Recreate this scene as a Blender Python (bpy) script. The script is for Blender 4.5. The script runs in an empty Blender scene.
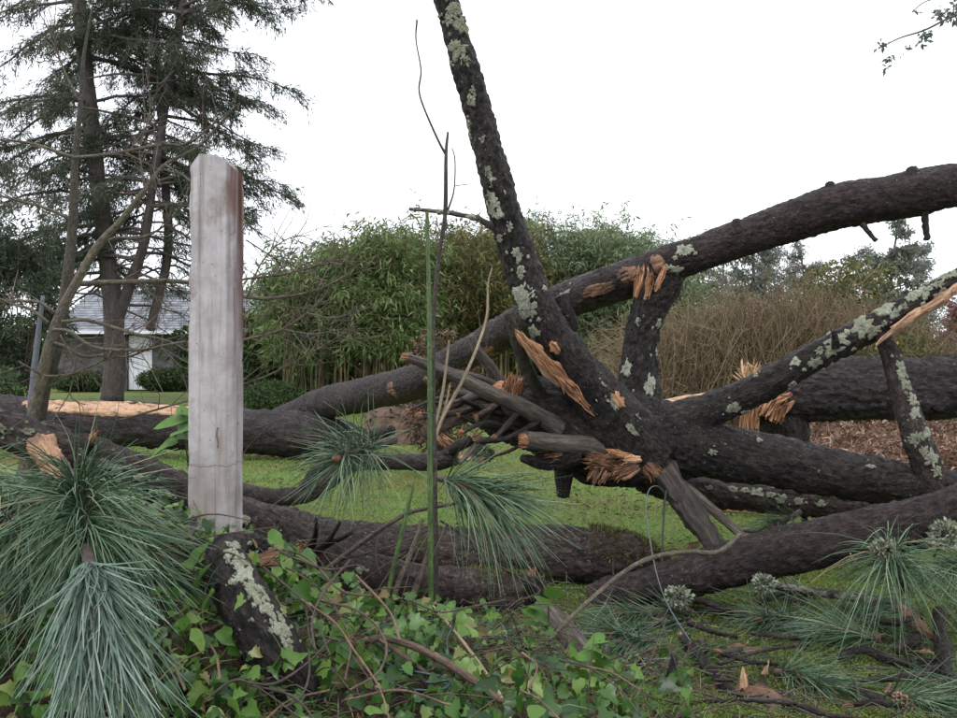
import bpy, math, random
import numpy as np
from mathutils import Vector, Matrix

# ------------------------------------------------------------------ camera, sky, sun, exposure
S = bpy.context.scene
F, CX, CY, CAMZ = 930.0, 478.5, 359.0, 1.0           # photo is 957 x 718; garden ground is z = 0
cam_d = bpy.data.cameras.new('camera'); cam = bpy.data.objects.new('camera', cam_d)
S.collection.objects.link(cam); S.camera = cam
cam_d.sensor_width = 36.0; cam_d.lens = 36.0 * F / 957.0
cam_d.clip_start = 0.05; cam_d.clip_end = 2000
cam.location = (0, 0, CAMZ); cam.rotation_euler = (math.radians(90), 0, 0)

SUN_EL, SUN_AZ = math.radians(58), math.radians(205)     # azimuth clockwise from +Y: behind the camera, to the left
W = bpy.data.worlds.new('World'); S.world = W; W.use_nodes = True
wn = W.node_tree.nodes; wl = W.node_tree.links
sky = wn.new('ShaderNodeTexSky'); sky.sky_type = 'NISHITA'; sky.sun_disc = False
sky.sun_elevation = SUN_EL; sky.sun_rotation = SUN_AZ; sky.dust_density = 3.0; sky.air_density = 1.0
hs = wn.new('ShaderNodeHueSaturation'); hs.inputs['Saturation'].default_value = 0.10
mx = wn.new('ShaderNodeMix'); mx.data_type = 'RGBA'
mx.inputs['Factor'].default_value = 0.80                 # an even cloud layer over the sky
mx.inputs['B'].default_value = (9.4, 9.8, 10.6, 1)
wl.new(sky.outputs['Color'], hs.inputs['Color']); wl.new(hs.outputs['Color'], mx.inputs['A'])
bg = wn['Background']; bg.inputs['Strength'].default_value = 0.15
wl.new(mx.outputs['Result'], bg.inputs['Color'])
sun_d = bpy.data.lights.new('sun', 'SUN'); sun_d.energy = 0.9; sun_d.angle = math.radians(25); sun_d.color = (1.0, 0.97, 0.92)
sun = bpy.data.objects.new('sun', sun_d); S.collection.objects.link(sun)
sd = Vector((math.sin(SUN_AZ) * math.cos(SUN_EL), math.cos(SUN_AZ) * math.cos(SUN_EL), math.sin(SUN_EL)))
sun.rotation_euler = sd.to_track_quat('Z', 'Y').to_euler(); sun.location = (0, -5, 20)
S.view_settings.view_transform = 'Standard'; S.view_settings.look = 'None'
S.view_settings.exposure = 0.35; S.view_settings.gamma = 1.0; S.view_settings.use_curve_mapping = False
S.render.engine = 'CYCLES'
S.cycles.use_denoising = True
S.cycles.max_bounces = 6; S.cycles.diffuse_bounces = 3; S.cycles.transparent_max_bounces = 8

rng = np.random.default_rng(11); random.seed(11)

# ------------------------------------------------------------------ numeric helpers
def P(px, py, Y):
    return np.array([(px - CX) / F * Y, Y, CAMZ - (py - CY) / F * Y])
def proj(p):
    p = np.asarray(p); return np.stack([CX + p[..., 0] / p[..., 1] * F, CY - (p[..., 2] - CAMZ) / p[..., 1] * F], -1)
def nrm(v):
    v = np.asarray(v, float); return v / np.maximum(np.linalg.norm(v, axis=-1, keepdims=True), 1e-9)
def _h(ix, iy, iz, s):
    n = (ix.astype(np.int64) * 374761393 + iy.astype(np.int64) * 668265263 + iz.astype(np.int64) * 2147483647 + s * 1274126177) & 0xffffffff
    n = ((n ^ (n >> 13)) * 1274126177) & 0xffffffff
    n = ((n ^ (n >> 16)) * 2246822519) & 0xffffffff
    n = n ^ (n >> 15)
    return (n & 0xffffff) / float(0x1000000)
def vnoise(p, s=0):
    p = np.asarray(p, float); i = np.floor(p); f = p - i; f = f * f * (3 - 2 * f); i = i.astype(np.int64)
    r = 0
    for dx in (0, 1):
        for dy in (0, 1):
            for dz in (0, 1):
                w = (f[..., 0] if dx else 1 - f[..., 0]) * (f[..., 1] if dy else 1 - f[..., 1]) * (f[..., 2] if dz else 1 - f[..., 2])
                r = r + w * _h(i[..., 0] + dx, i[..., 1] + dy, i[..., 2] + dz, s)
    return r * 2 - 1
def fbm(p, s=0, o=3):
    r = 0; a = 1; t = 0
    for k in range(o):
        r = r + a * vnoise(np.asarray(p) * 2 ** k, s + k * 17); t += a; a *= .5
    return r / t
def voro(p, s=0):
    p = np.asarray(p, float); i = np.floor(p).astype(np.int64); f1 = np.full(p.shape[:-1], 9.); f2 = f1.copy()
    for dx in (-1, 0, 1):
        for dy in (-1, 0, 1):
            for dz in (-1, 0, 1):
                c0, c1, c2 = i[..., 0] + dx, i[..., 1] + dy, i[..., 2] + dz
                d = (c0 + _h(c0, c1, c2, s) - p[..., 0]) ** 2 + (c1 + _h(c0, c1, c2, s + 1) - p[..., 1]) ** 2 + (c2 + _h(c0, c1, c2, s + 2) - p[..., 2]) ** 2
                m = d < f1
                f2 = np.where(m, f1, np.minimum(f2, d)); f1 = np.where(m, d, f1)
    return np.sqrt(f1), np.sqrt(f2)
def sstep(a, b, x):
    t = np.clip((x - a) / (b - a), 0, 1); return t * t * (3 - 2 * t)
def spline(C, step):
    """Catmull-Rom through control rows (x,y,z,...), resampled about every `step` metres."""
    C = np.asarray(C, float)
    if len(C) == 2: C = np.stack([C[0], (C[0] + C[1]) / 2, C[1]])
    E = np.vstack([2 * C[0] - C[1], C, 2 * C[-1] - C[-2]])
    out = []
    for k in range(len(C) - 1):
        a, b, c, d = E[k:k + 4]; n = max(2, int(np.linalg.norm((c - b)[:3]) / step * 3) + 1)
        t = np.linspace(0, 1, n, endpoint=False)[:, None]
        out.append(.5 * (2 * b + (c - a) * t + (2 * a - 5 * b + 4 * c - d) * t ** 2 + (3 * b - a - 3 * c + d) * t ** 3))
    out.append(C[-1:]); Q = np.vstack(out)
    s = np.concatenate([[0], np.cumsum(np.linalg.norm(np.diff(Q[:, :3], axis=0), axis=1))])
    n = max(3, int(s[-1] / step) + 1); u = np.linspace(0, s[-1], n)
    return np.stack([np.interp(u, s, Q[:, j]) for j in range(Q.shape[1])], 1), u
def frames(p):
    T = nrm(np.gradient(p, axis=0)); n = len(p); N = np.zeros_like(p)
    a = np.array([0, 0, 1.]) if abs(T[0, 2]) < .8 else np.array([1., 0, 0])
    v = nrm(np.cross(T[0], a))
    for k in range(n):
        v = v - T[k] * v.dot(T[k]); v = v / (np.linalg.norm(v) + 1e-12); N[k] = v
    return T, N, np.cross(T, N)

# ------------------------------------------------------------------ object helpers
col = S.collection; ORG = {}
def tagit(o, label=None, cat=None, group=None, kind=None):
    if label: o['label'] = label
    if cat: o['category'] = cat
    if group: o['group'] = group
    if kind: o['kind'] = kind
    return o
def thing(name, loc, label, cat, group=None):
    o = bpy.data.objects.new(name, None); col.objects.link(o); o.empty_display_size = .1
    loc = tuple(float(v) for v in loc[:3]); o.location = loc; ORG[o.name] = np.array(loc)
    return tagit(o, label, cat, group)
def mesh_np(name, V, Q=None, T=None, attr=None, smooth=False, matidx=None):
    me = bpy.data.meshes.new(name); V = np.ascontiguousarray(V, np.float32)
    Q = np.zeros((0, 4), int) if Q is None else np.asarray(Q, int).reshape(-1, 4)
    T = np.zeros((0, 3), int) if T is None else np.asarray(T, int).reshape(-1, 3)
    me.vertices.add(len(V)); me.vertices.foreach_set('co', V.ravel())
    nl = Q.size + T.size; me.loops.add(nl)
    me.loops.foreach_set('vertex_index', np.concatenate([Q.ravel(), T.ravel()]).astype(np.int32))
    me.polygons.add(len(Q) + len(T))
    st = np.concatenate([np.arange(len(Q)) * 4, Q.size + np.arange(len(T)) * 3]).astype(np.int32)
    me.polygons.foreach_set('loop_start', st)
    me.polygons.foreach_set('use_smooth', np.full(len(Q) + len(T), smooth))
    if matidx is not None: me.polygons.foreach_set('material_index', np.asarray(matidx, np.int32))
    me.update(calc_edges=True)
    if attr is not None:
        a = me.attributes.new('grain', 'FLOAT_VECTOR', 'POINT'); a.data.foreach_set('vector', np.ascontiguousarray(attr, np.float32).ravel())
    return me
def mk(name, V, Q=None, T=None, mat=None, parent=None, attr=None, smooth=False, origin=None, matidx=None):
    V = np.asarray(V, float)
    if parent is not None: og = ORG[parent.name]
    else: og = np.array([V[:, 0].mean(), V[:, 1].mean(), V[:, 2].min()]) if origin is None else np.asarray(origin, float)[:3]
    me = mesh_np(name, V - og, Q, T, attr, smooth, matidx)
    for m in (mat if isinstance(mat, (list, tuple)) else [mat]):
        if m: me.materials.append(m)
    o = bpy.data.objects.new(name, me); col.objects.link(o)
    if parent is not None: o.parent = parent
    else: o.location = og
    ORG[o.name] = og
    return o
class MB:
    """collects geometry for ONE mesh"""
    def __init__(s): s.V = []; s.Q = []; s.T = []; s.A = []; s.n = 0
    def add(s, V, Q=None, T=None, A=None):
        V = np.asarray(V, float); s.V.append(V)
        if Q is not None: s.Q.append(np.asarray(Q, int).reshape(-1, 4) + s.n)
        if T is not None: s.T.append(np.asarray(T, int).reshape(-1, 3) + s.n)
        s.A.append(np.zeros_like(V) if A is None else A); s.n += len(V)
    def box(s, c, d, R=None):
        c = np.asarray(c, float); d = np.asarray(d, float) / 2
        v = np.array([[x, y, z] for x in (-1, 1) for y in (-1, 1) for z in (-1, 1)], float) * d
        if R is not None: v = v @ np.asarray(R).T
        s.add(v + c, [[0, 1, 3, 2], [4, 6, 7, 5], [0, 4, 5, 1], [2, 3, 7, 6], [0, 2, 6, 4], [1, 5, 7, 3]])
    def build(s, name, mat, parent=None, smooth=False, origin=None):
        return mk(name, np.vstack(s.V), np.vstack(s.Q) if s.Q else None, np.vstack(s.T) if s.T else None, mat, parent, np.vstack(s.A), smooth, origin)

def tube_geo(C, step=.012, astep=.012, lump=.10, plate=.0, pscale=.03, stretch=.5, seed=0, caps=(True, True), minseg=5, maxseg=96):
    """C rows: x,y,z,r.  Returns V,Q,T,attr and a record used to put patches on the surface."""
    q, s = spline(C, step); p = q[:, :3]; r = np.maximum(q[:, 3], .0005)
    T, N, B = frames(p); n = len(p)
    m = int(np.clip(2 * math.pi * r.mean() / astep, minseg, maxseg)); th = np.linspace(0, 2 * math.pi, m, endpoint=False)
    D = N[:, None, :] * np.cos(th)[None, :, None] + B[:, None, :] * np.sin(th)[None, :, None]
    base = p[:, None, :] + D * r[:, None, None]
    gr = np.stack([np.cos(th)[None] * r[:, None], np.sin(th)[None] * r[:, None], np.repeat(s[:, None], m, 1)], -1)
    d = np.zeros((n, m))
    if lump: d += lump * r[:, None] * fbm(base * (0.35 / max(r.mean(), .01)), seed, 3)
    if lump: d += .055 * r[:, None] * fbm(base * (1.3 / max(r.mean(), .01)), seed + 40, 2)
    if plate:
        g = gr * np.array([1, 1, stretch]) / pscale + 50 + seed
        g = g + .35 * np.stack([vnoise(g * .8, 3), vnoise(g * .8, 4), vnoise(g * .8, 5)], -1)
        g = g + .5 * np.stack([vnoise(g * .35, 13), vnoise(g * .35, 14), vnoise(g * .35, 15)], -1)
        f1, f2 = voro(g, seed); h1 = sstep(0.0, .40, f2 - f1)
        rd = 1 - abs(vnoise(gr * np.array([1, 1, .35]) / pscale * 1.1 + 3, seed + 5)); fn = fbm(gr * np.array([1, 1, .6]) / pscale * 2.6 + 9, seed + 6, 2)
        big = fbm(gr * np.array([1, 1, .5]) / pscale * .33 + 5, seed + 8, 2)
        d += 1.2 * plate * (1.0 * h1 * (.75 + .7 * big) + .7 * rd ** 2 + .8 * fn + .7 * big - .9)
    V = (base + D * d[..., None]).reshape(-1, 3); A = gr.reshape(-1, 3)
    i = np.arange(n - 1)[:, None] * m; j = np.arange(m)[None]; j2 = (j + 1) % m
    Q = np.stack([i + j, i + j2, i + m + j2, i + m + j], -1).reshape(-1, 4); Tt = []
    for e, k in ((0, 0), (1, n - 1)):
        if caps[e]:
            c = len(V); V = np.vstack([V, p[k] + T[k] * (r[k] * .25 * (1 if e else -1))]); A = np.vstack([A, [0, 0, s[k]]])
            for a in range(m):
                b = (a + 1) % m; Tt.append([k * m + a, k * m + b, c] if e else [k * m + b, k * m + a, c])
    return V, Q, Tt if Tt else None, A, dict(p=p, r=r, s=s, T=T)
def pxc(rows, Y=None):
    """rows (px,py,Y,dia_px) or, with Y given, (px,py,dia_px) -> control rows x,y,z,r"""
    o = []
    for w in rows:
        px, py, y, d = w if Y is None else (w[0], w[1], Y, w[2])
        o.append([*P(px, py, y), d / 2 / F * y])
    return np.array(o)
def tube(name, C, mat, parent=None, **k):
    V, Q, T, A, rec = tube_geo(C, **k)
    o = mk(name, V, Q, T, mat, parent, A, True, origin=None)
    rec['o'] = o; return rec
def thin(mb, C, step=.03, sides=4, **k):
    k.setdefault('lump', 0); V, Q, T, A, rec = tube_geo(C, step=step, astep=9, minseg=sides, caps=k.pop('caps', (False, True)), **k); mb.add(V, Q, T, A); return rec

def prisms(mb, C, sides=3):
    """many thin tapered stems at once: C is (n, m, 4) rows x,y,z,r"""
    C = np.asarray(C, float); n, m = C.shape[:2]; p = C[..., :3]; T = nrm(np.gradient(p, axis=1)); ref = nrm(np.array([.31, .52, .79])); U = nrm(np.cross(T, ref)); B = np.cross(T, U)
    a = np.arange(sides) * 2 * math.pi / sides
    V = p[:, :, None, :] + (U[:, :, None, :] * np.cos(a)[None, None, :, None] + B[:, :, None, :] * np.sin(a)[None, None, :, None]) * C[..., 3][:, :, None, None]
    f = np.array([[k * sides + q, k * sides + (q + 1) % sides, (k + 1) * sides + (q + 1) % sides, (k + 1) * sides + q] for k in range(m - 1) for q in range(sides)])
    Q = (np.arange(n)[:, None, None] * m * sides + f[None]).reshape(-1, 4); g = np.repeat(np.repeat((np.arange(m) * .05)[None, :], n, 0)[:, :, None], sides, 2).reshape(-1)
    A = np.zeros((n * m * sides, 3)); A[:, 2] = g; A[:, 0] = np.repeat(np.arange(n) * .37, m * sides); mb.add(V.reshape(-1, 3), Q, None, A)
def patch(rec, px, py, la, lb, mat, name='lichen', parent=None, lift=.006, seed=0, jag=.35, ridge=0.0, rim=-.006, rings=5, segs=26, sharp=0):
    """an irregular crust on a limb where the pixel (px,py) meets it; la along, lb across, in photo pixels (half sizes)"""
    p, r, s, T = rec['p'], rec['r'], rec['s'], rec['T']
    pp = proj(p); k = int(np.argmin(((pp - [px, py]) ** 2).sum(1))); Yk = p[k, 1]; mpp = Yk / F
    t = T[k]; view = nrm(p[k] - np.array([0, 0, CAMZ])); tc = -view + t * view.dot(t); tc = nrm(tc); sd = np.cross(t, tc)
    a2 = pp[min(k + 1, len(pp) - 1)] - pp[max(k - 1, 0)]; a2 = a2 / (np.linalg.norm(a2) + 1e-9)
    nn = proj(p[k] + sd * r[k]) - pp[k]; off = (np.array([px, py]) - pp[k]); v = float(off.dot(nn) / (nn.dot(nn) + 1e-9)); v = max(-.95, min(.95, v))
    ang0 = math.asin(v); la *= mpp; lb *= mpp; lb_ang = lb / r[k]
    th = np.linspace(0, 2 * math.pi, segs, endpoint=False); rs = np.random.default_rng(seed + int(px) * 7 + int(py))
    out = 1 + jag * fbm(np.stack([np.cos(th) * 2.3, np.sin(th) * 2.3, np.full(segs, rs.random() * 90)], 1), seed, 4) * 1.7
    if sharp: out *= 1 + sharp * rs.uniform(-1, 1, segs)
    V = []
    rho = np.linspace(0, 1, rings + 1)
    for q in rho:
        for a, o_ in zip(th, out):
            aa = math.cos(a) * q * o_ * la; bb = math.sin(a) * q * o_ * lb_ang
            sk = s[k] + aa; x = np.array([np.interp(sk, s, p[:, j]) for j in range(3)]) + (t * (sk - np.clip(sk, s[0], s[-1])))
            rr = float(np.interp(sk, s, r)); d = tc * math.cos(ang0 + bb) + sd * math.sin(ang0 + bb)
            h = (lift if q < .95 else rim); h += (0 if ridge else lift * .7) * rs.uniform(-.6, .6) * (q < .95)
            if ridge: h += ridge * float(vnoise(np.array([bb * rr / .010, aa / .05, seed * 1.7]))) * (q < .95)
            V.append(x + d * (rr + h))
    V = np.array(V); n = segs
    Q = []
    for i in range(rings):
        for j in range(n):
            j2 = (j + 1) % n; Q.append([i * n + j, (i + 1) * n + j, (i + 1) * n + j2, i * n + j2])
    g = np.zeros_like(V); tt = nrm(t); g[:, 2] = (V - V[0]).dot(tt); g[:, 0] = (V - V[0]).dot(sd)
    return mk(name, V, Q, None, mat, parent if parent else rec['o'], g, True)
def lichens(rec, rows, mat, parent, seed=0, lift=.007):
    rs = np.random.default_rng(seed + 5)
    for (px, py, a, b) in rows:
        for q in range(2 if a > 5 else 1): an = rs.uniform(0, 6.283); z = rs.uniform(.18, .38); patch(rec, px + math.cos(an) * a * 1.6, py + math.sin(an) * a * 1.6, a * z, b * z, mat, 'lichen_patch', parent, lift=lift * .6, seed=seed + q, jag=.5, rings=3, segs=16, rim=-.004)
    for i, (px, py, a, b) in enumerate(rows): patch(rec, px, py, a, b, mat, 'lichen_patch', parent, lift=lift * .62, seed=seed + i * 3, jag=.62, rings=7, segs=56, rim=-.004, sharp=.10)

def fibres(c, d, u, n, L, w, eu, ev, spread=.15, seed=0, dome=.02):
    """torn wood: a bed of near-parallel ragged fibres over an oval of half sizes eu (along u) and ev"""
    rs = np.random.default_rng(seed); d = nrm(np.asarray(d, float)); u = np.asarray(u, float); u = nrm(u - d * u.dot(d)); v = np.cross(d, u); c = np.asarray(c, float)[:3]; mb = MB()
    a = rs.uniform(0, 6.283, n); q = np.sqrt(rs.random(n)); f = nrm(-c + [0, 0, CAMZ]); b = c + u * (np.cos(a) * q * eu)[:, None] + v * (np.sin(a) * q * ev)[:, None] + f * (dome * (1 - q * q) * rs.uniform(.3, 1.2, n))[:, None]
    D = nrm(d + rdir(n, rs) * spread); l = (L * rs.uniform(.3, 1.1, n))[:, None]; k = rdir(n, rs) * l * .08; ww = w * rs.uniform(.5, 1.7, n)
    C = np.stack([np.column_stack([b - D * l * .35, ww * .8]), np.column_stack([b + D * l * .15 + k, ww]), np.column_stack([b + D * l * .5, ww * rs.uniform(.5, 1, n)]), np.column_stack([b + D * l * .65 - k, ww * .12])], 1)
    prisms(mb, C, 4); return mb
def splinters(c, d, n, L, w, spread, seed=0, base=.02, flat=.5):
    """jagged torn wood: tapered slivers from around c along d"""
    rs = np.random.default_rng(seed); mb = MB(); d = nrm(np.asarray(d, float)); c = np.asarray(c, float)[:3]
    a = nrm(np.cross(d, [0.3, .2, 1])); b = np.cross(d, a)
    for i in range(n):
        o = c + (a * rs.uniform(-1, 1) + b * rs.uniform(-1, 1)) * base
        dd = nrm(d + (a * rs.normal() + b * rs.normal()) * spread); l = L * rs.uniform(.35, 1.1); ww = w * rs.uniform(.5, 1.4)
        u = nrm(np.cross(dd, rs.normal(size=3))); v = np.cross(dd, u) * flat
        bend = u * rs.normal() * l * .12
        ring = lambda x, k, q: np.array([x + (u + v) * k, x + (u - v) * k * q, x - (u + v) * k, x + (v - u) * k * q])
        p0 = ring(o - dd * l * .15, ww, 1); p1 = ring(o + dd * l * .45 + bend * .3, ww * rs.uniform(.6, .95), rs.uniform(.6, 1.2)); p2 = ring(o + dd * l * rs.uniform(.8, .95) + bend, ww * .4, .6)
        V = np.vstack([p0, p1, p2, [o + dd * l + bend * 1.3]])
        Q = [[k + j, k + (j + 1) % 4, k + 4 + (j + 1) % 4, k + 4 + j] for k in (0, 4) for j in range(4)]
        T = [[8 + j, 8 + (j + 1) % 4, 12] for j in range(4)]
        A = np.stack([(V - c).dot(a), (V - c).dot(b), (V - c).dot(d)], 1); mb.add(V, Q, T, A)
    return mb

# ------------------------------------------------------------------ materials
def newmat(name):
    m = bpy.data.materials.new(name); m.use_nodes = True; nt = m.node_tree
    return m, nt, nt.nodes, nt.links, nt.nodes['Principled BSDF']
def ramp(nt, fac, stops):
    r = nt.nodes.new('ShaderNodeValToRGB'); e = r.color_ramp.elements
    while len(e) < len(stops): e.new(.5)
    for k, (p, c) in enumerate(stops): e[k].position = p; e[k].color = (*c, 1)
    nt.links.new(fac, r.inputs['Fac']); return r.outputs['Color']
def noise(nt, vec, scale, detail=4, rough=.6):
    n = nt.nodes.new('ShaderNodeTexNoise'); n.inputs['Scale'].default_value = scale; n.inputs['Detail'].default_value = detail; n.inputs['Roughness'].default_value = rough
    if vec is not None: nt.links.new(vec, n.inputs['Vector'])
    return n.outputs['Fac']
def coords(nt, kind='Object', scale=(1, 1, 1)):
    if kind == 'grain': c = nt.nodes.new('ShaderNodeAttribute'); c.attribute_name = 'grain'; out = c.outputs['Vector']
    else: c = nt.nodes.new('ShaderNodeTexCoord'); out = c.outputs[kind]
    m = nt.nodes.new('ShaderNodeMapping'); m.inputs['Scale'].default_value = scale; nt.links.new(out, m.inputs['Vector']); return m.outputs['Vector']
def mixc(nt, f, a, b, mode='MIX'):
    m = nt.nodes.new('ShaderNodeMix'); m.data_type = 'RGBA'; m.blend_type = mode
    for k, v in (('Factor', f), ('A', a), ('B', b)):
        if isinstance(v, (int, float)): m.inputs[k].default_value = v
        elif isinstance(v, tuple): m.inputs[k].default_value = (*v, 1)
        else: nt.links.new(v, m.inputs[k])
    return m.outputs['Result']
def bump(nt, h, strength, dist, bsdf, prev=None):
    b = nt.nodes.new('ShaderNodeBump'); b.inputs['Strength'].default_value = strength; b.inputs['Distance'].default_value = dist
    nt.links.new(h, b.inputs['Height'])
    if prev is not None: nt.links.new(prev, b.inputs['Normal'])
    nt.links.new(b.outputs['Normal'], bsdf.inputs['Normal']); return b.outputs['Normal']
def thresh(nt, fac, lo, hi):
    r = nt.nodes.new('ShaderNodeMapRange'); r.inputs['From Min'].default_value = lo; r.inputs['From Max'].default_value = hi
    nt.links.new(fac, r.inputs['Value']); return r.outputs['Result']

def bark_mat(name, c1, c2, c3, speck=.0, rough=.6, stretch=.5, scale=60, spec=.5, moss=0.0):
    m, nt, N, L, b = newmat(name)
    g = coords(nt, 'grain', (1, 1, stretch)); gl = coords(nt, 'grain', (1, 1, .25)); gi = coords(nt, 'grain', (1, 1, 1))
    n1 = noise(nt, gl, 9, 6, .7); n2 = noise(nt, g, 55, 6, .75)
    c = ramp(nt, n2, [(.32, tuple(x * .75 for x in c1)), (.47, c2), (.60, c3), (.74, tuple(min(1, x * 1.55) for x in c3))])
    c = mixc(nt, .85, c, ramp(nt, n1, [(.3, (.40, .38, .38)), (.45, (.85, .80, .78)), (.58, (1.25, 1.12, 1.06)), (.72, (1.7, 1.62, 1.6))]), 'MULTIPLY')
    c = mixc(nt, thresh(nt, noise(nt, gi, 3.5, 5, .65), .50, .68), c, mixc(nt, .45, c, (.060, .050, .044)))       # browner, flaked stretches
    if moss:
        mm = thresh(nt, noise(nt, coords(nt, 'grain', (1, 1, .6)), 9, 5, .65), .62 - moss * .25, .75 - moss * .2)
        c = mixc(nt, mm, c, (.055, .065, .02))
    if speck:
        sp = thresh(nt, noise(nt, gi, 85, 2, .5), .70 - speck * .12, .76 - speck * .12)
        reg = thresh(nt, noise(nt, gi, 7, 3, .6), .44, .56); mu = N.new('ShaderNodeMath'); mu.operation = 'MULTIPLY'; L.new(sp, mu.inputs[0]); L.new(reg, mu.inputs[1])
        c = mixc(nt, mu.outputs[0], c, (.23, .24, .21))
    L.new(c, b.inputs['Base Color']); b.inputs['Roughness'].default_value = rough; b.inputs['Specular IOR Level'].default_value = spec
    v = N.new('ShaderNodeTexVoronoi'); v.feature = 'DISTANCE_TO_EDGE'; v.inputs['Scale'].default_value = scale
    wv = N.new('ShaderNodeVectorMath'); wv.operation = 'MULTIPLY_ADD'; nz = N.new('ShaderNodeTexNoise'); nz.inputs['Scale'].default_value = scale * .6; L.new(g, nz.inputs['Vector'])
    L.new(nz.outputs['Color'], wv.inputs[0]); wv.inputs[1].default_value = (.03, .03, .03); L.new(g, wv.inputs[2]); L.new(wv.outputs[0], v.inputs['Vector'])
    nb = bump(nt, thresh(nt, v.outputs['Distance'], 0, .3), .6, .010, b)
    bump(nt, n2, 1.0, .022, b, nb)
    return m
BARK = bark_mat('dark_wet_pine_bark', (.008, .0068, .0064), (.021, .0178, .0170), (.058, .050, .047), speck=.30, rough=.52, spec=.22)
BARKR = bark_mat('reddish_young_pine_bark', (.013, .0088, .0086), (.031, .0220, .0222), (.070, .053, .053), speck=.2, rough=.52, scale=75, spec=.24)
BARKM = bark_mat('mossy_pine_bark', (.024, .018, .017), (.050, .039, .037), (.098, .080, .076), speck=.5, rough=.7, moss=.15, spec=.2)
BARKG = bark_mat('plated_old_pine_bark', (.018, .0155, .017), (.034, .029, .031), (.068, .060, .064), speck=.1, rough=.65, scale=40, spec=.22)
GREYW = bark_mat('weathered_grey_branch', (.040, .034, .027), (.095, .082, .066), (.18, .16, .135), speck=.25, rough=.7, stretch=.12, scale=80)
GREYD = bark_mat('dark_weathered_branch', (.020, .016, .014), (.045, .037, .032), (.095, .081, .070), speck=.1, rough=.65, stretch=.08, scale=80)
TWIG = bark_mat('brown_twig_bark', (.045, .033, .027), (.085, .062, .050), (.14, .105, .085), speck=.1, rough=.65)
SAPL = bark_mat('olive_sapling_bark', (.055, .048, .032), (.12, .105, .072), (.20, .18, .13), speck=.15, rough=.7)
SAPD = bark_mat('dark_sapling_bark', (.030, .027, .020), (.055, .05, .036), (.10, .09, .065), speck=.15, rough=.7, moss=.3)
FARB = bark_mat('far_conifer_bark', (.055, .047, .044), (.090, .078, .074), (.13, .115, .110), rough=.8, stretch=.2)
CANE = bark_mat('bamboo_cane', (.09, .075, .032), (.16, .13, .058), (.25, .20, .10), rough=.5, stretch=.1)
VINE = bark_mat('reddish_vine_bark', (.12, .065, .042), (.22, .13, .085), (.33, .22, .15), rough=.6, stretch=.2)
VINE2 = bark_mat('dull_brown_vine_bark', (.06, .040, .028), (.12, .082, .058), (.20, .145, .105), rough=.75, stretch=.2)
STRAW = bark_mat('pale_dry_stem', (.22, .17, .10), (.38, .31, .20), (.50, .43, .30), rough=.7, stretch=.1)
GSTEM = bark_mat('green_live_stem', (.046, .100, .024), (.088, .172, .044), (.145, .235, .080), rough=.45, stretch=.15, speck=0)

def island(nt):
    g = nt.nodes.new('ShaderNodeNewGeometry'); return g.outputs['Random Per Island']
def wood_mat(name, c1, c2, c3):
    m, nt, N, L, b = newmat(name)
    n1 = noise(nt, coords(nt, 'grain', (1, 1, .06)), 170, 6, .75); n2 = noise(nt, coords(nt, 'grain', (1, 1, .4)), 22, 5, .65)
    c = ramp(nt, n1, [(.30, c1), (.5, c2), (.70, c3)])
    c = mixc(nt, thresh(nt, n2, .50, .66), c, tuple(x * .38 for x in c1))
    c = mixc(nt, .8, c, ramp(nt, island(nt), [(0, (.45, .42, .40)), (.5, (.9, .9, .9)), (1, (1.25, 1.25, 1.25))]), 'MULTIPLY')
    L.new(c, b.inputs['Base Color']); b.inputs['Roughness'].default_value = .62
    bump(nt, n1, .9, .006, b); return m
WOOD = wood_mat('torn_orange_wood', (.17, .070, .033), (.39, .190, .090), (.62, .38, .225))
WOODP = wood_mat('pale_fresh_wood', (.45, .25, .12), (.66, .43, .25), (.80, .62, .42))
WOODB = wood_mat('brown_torn_wood', (.075, .036, .021), (.19, .092, .049), (.42, .235, .135))
SAPW = wood_mat('stripped_tan_sapwood', (.30, .16, .085), (.50, .30, .18), (.66, .45, .31))

def leaf_mat(name, stops, trans=.3, rough=.5, spec=.4, isl=True, objrand=False):
    m, nt, N, L, b = newmat(name)
    if objrand: f = N.new('ShaderNodeObjectInfo').outputs['Random']
    else: f = island(nt)
    c = ramp(nt, f, stops)
    n = noise(nt, coords(nt, 'Object'), 35, 3, .6)
    c = mixc(nt, .35, c, ramp(nt, n, [(.3, (.35, .35, .35)), (.7, (1.25, 1.25, 1.25))]), 'MULTIPLY')
    L.new(c, b.inputs['Base Color']); b.inputs['Roughness'].default_value = rough; b.inputs['Specular IOR Level'].default_value = spec * .5
    if trans:
        t = N.new('ShaderNodeBsdfTranslucent'); ms = N.new('ShaderNodeMixShader'); ms.inputs[0].default_value = trans
        L.new(c, t.inputs['Color']); L.new(b.outputs[0], ms.inputs[1]); L.new(t.outputs[0], ms.inputs[2]); L.new(ms.outputs[0], N['Material Output'].inputs['Surface'])
    return m
IVY = leaf_mat('ivy_leaf_green', [(0, (0.0179, 0.0543, 0.0110)), (.3, (0.0448, 0.1156, 0.0209)), (.6, (0.0896, 0.1947, 0.0330)), (.85, (0.1512, 0.2714, 0.0495)), (1, (0.2912, 0.3304, 0.1210))], .3, .28, .8, objrand=True)
IVYS = leaf_mat('ivy_leaf_mass', [(0, (0.0161, 0.0456, 0.0099)), (.35, (0.0391, 0.1020, 0.0187)), (.65, (0.0828, 0.1800, 0.0308)), (.88, (0.1495, 0.2640, 0.0473)), (1, (0.1955, 0.1200, 0.0550))], .3, .30, .8)
NEED = leaf_mat('pine_needle_bluegreen', [(0, (0.0314, 0.0713, 0.0336)), (.4, (0.0762, 0.1403, 0.0739)), (.8, (0.1680, 0.2438, 0.1456)), (.95, (0.3024, 0.3680, 0.2464)), (1, (0.2464, 0.1610, 0.0784))], .12, .36, .55)
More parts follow.
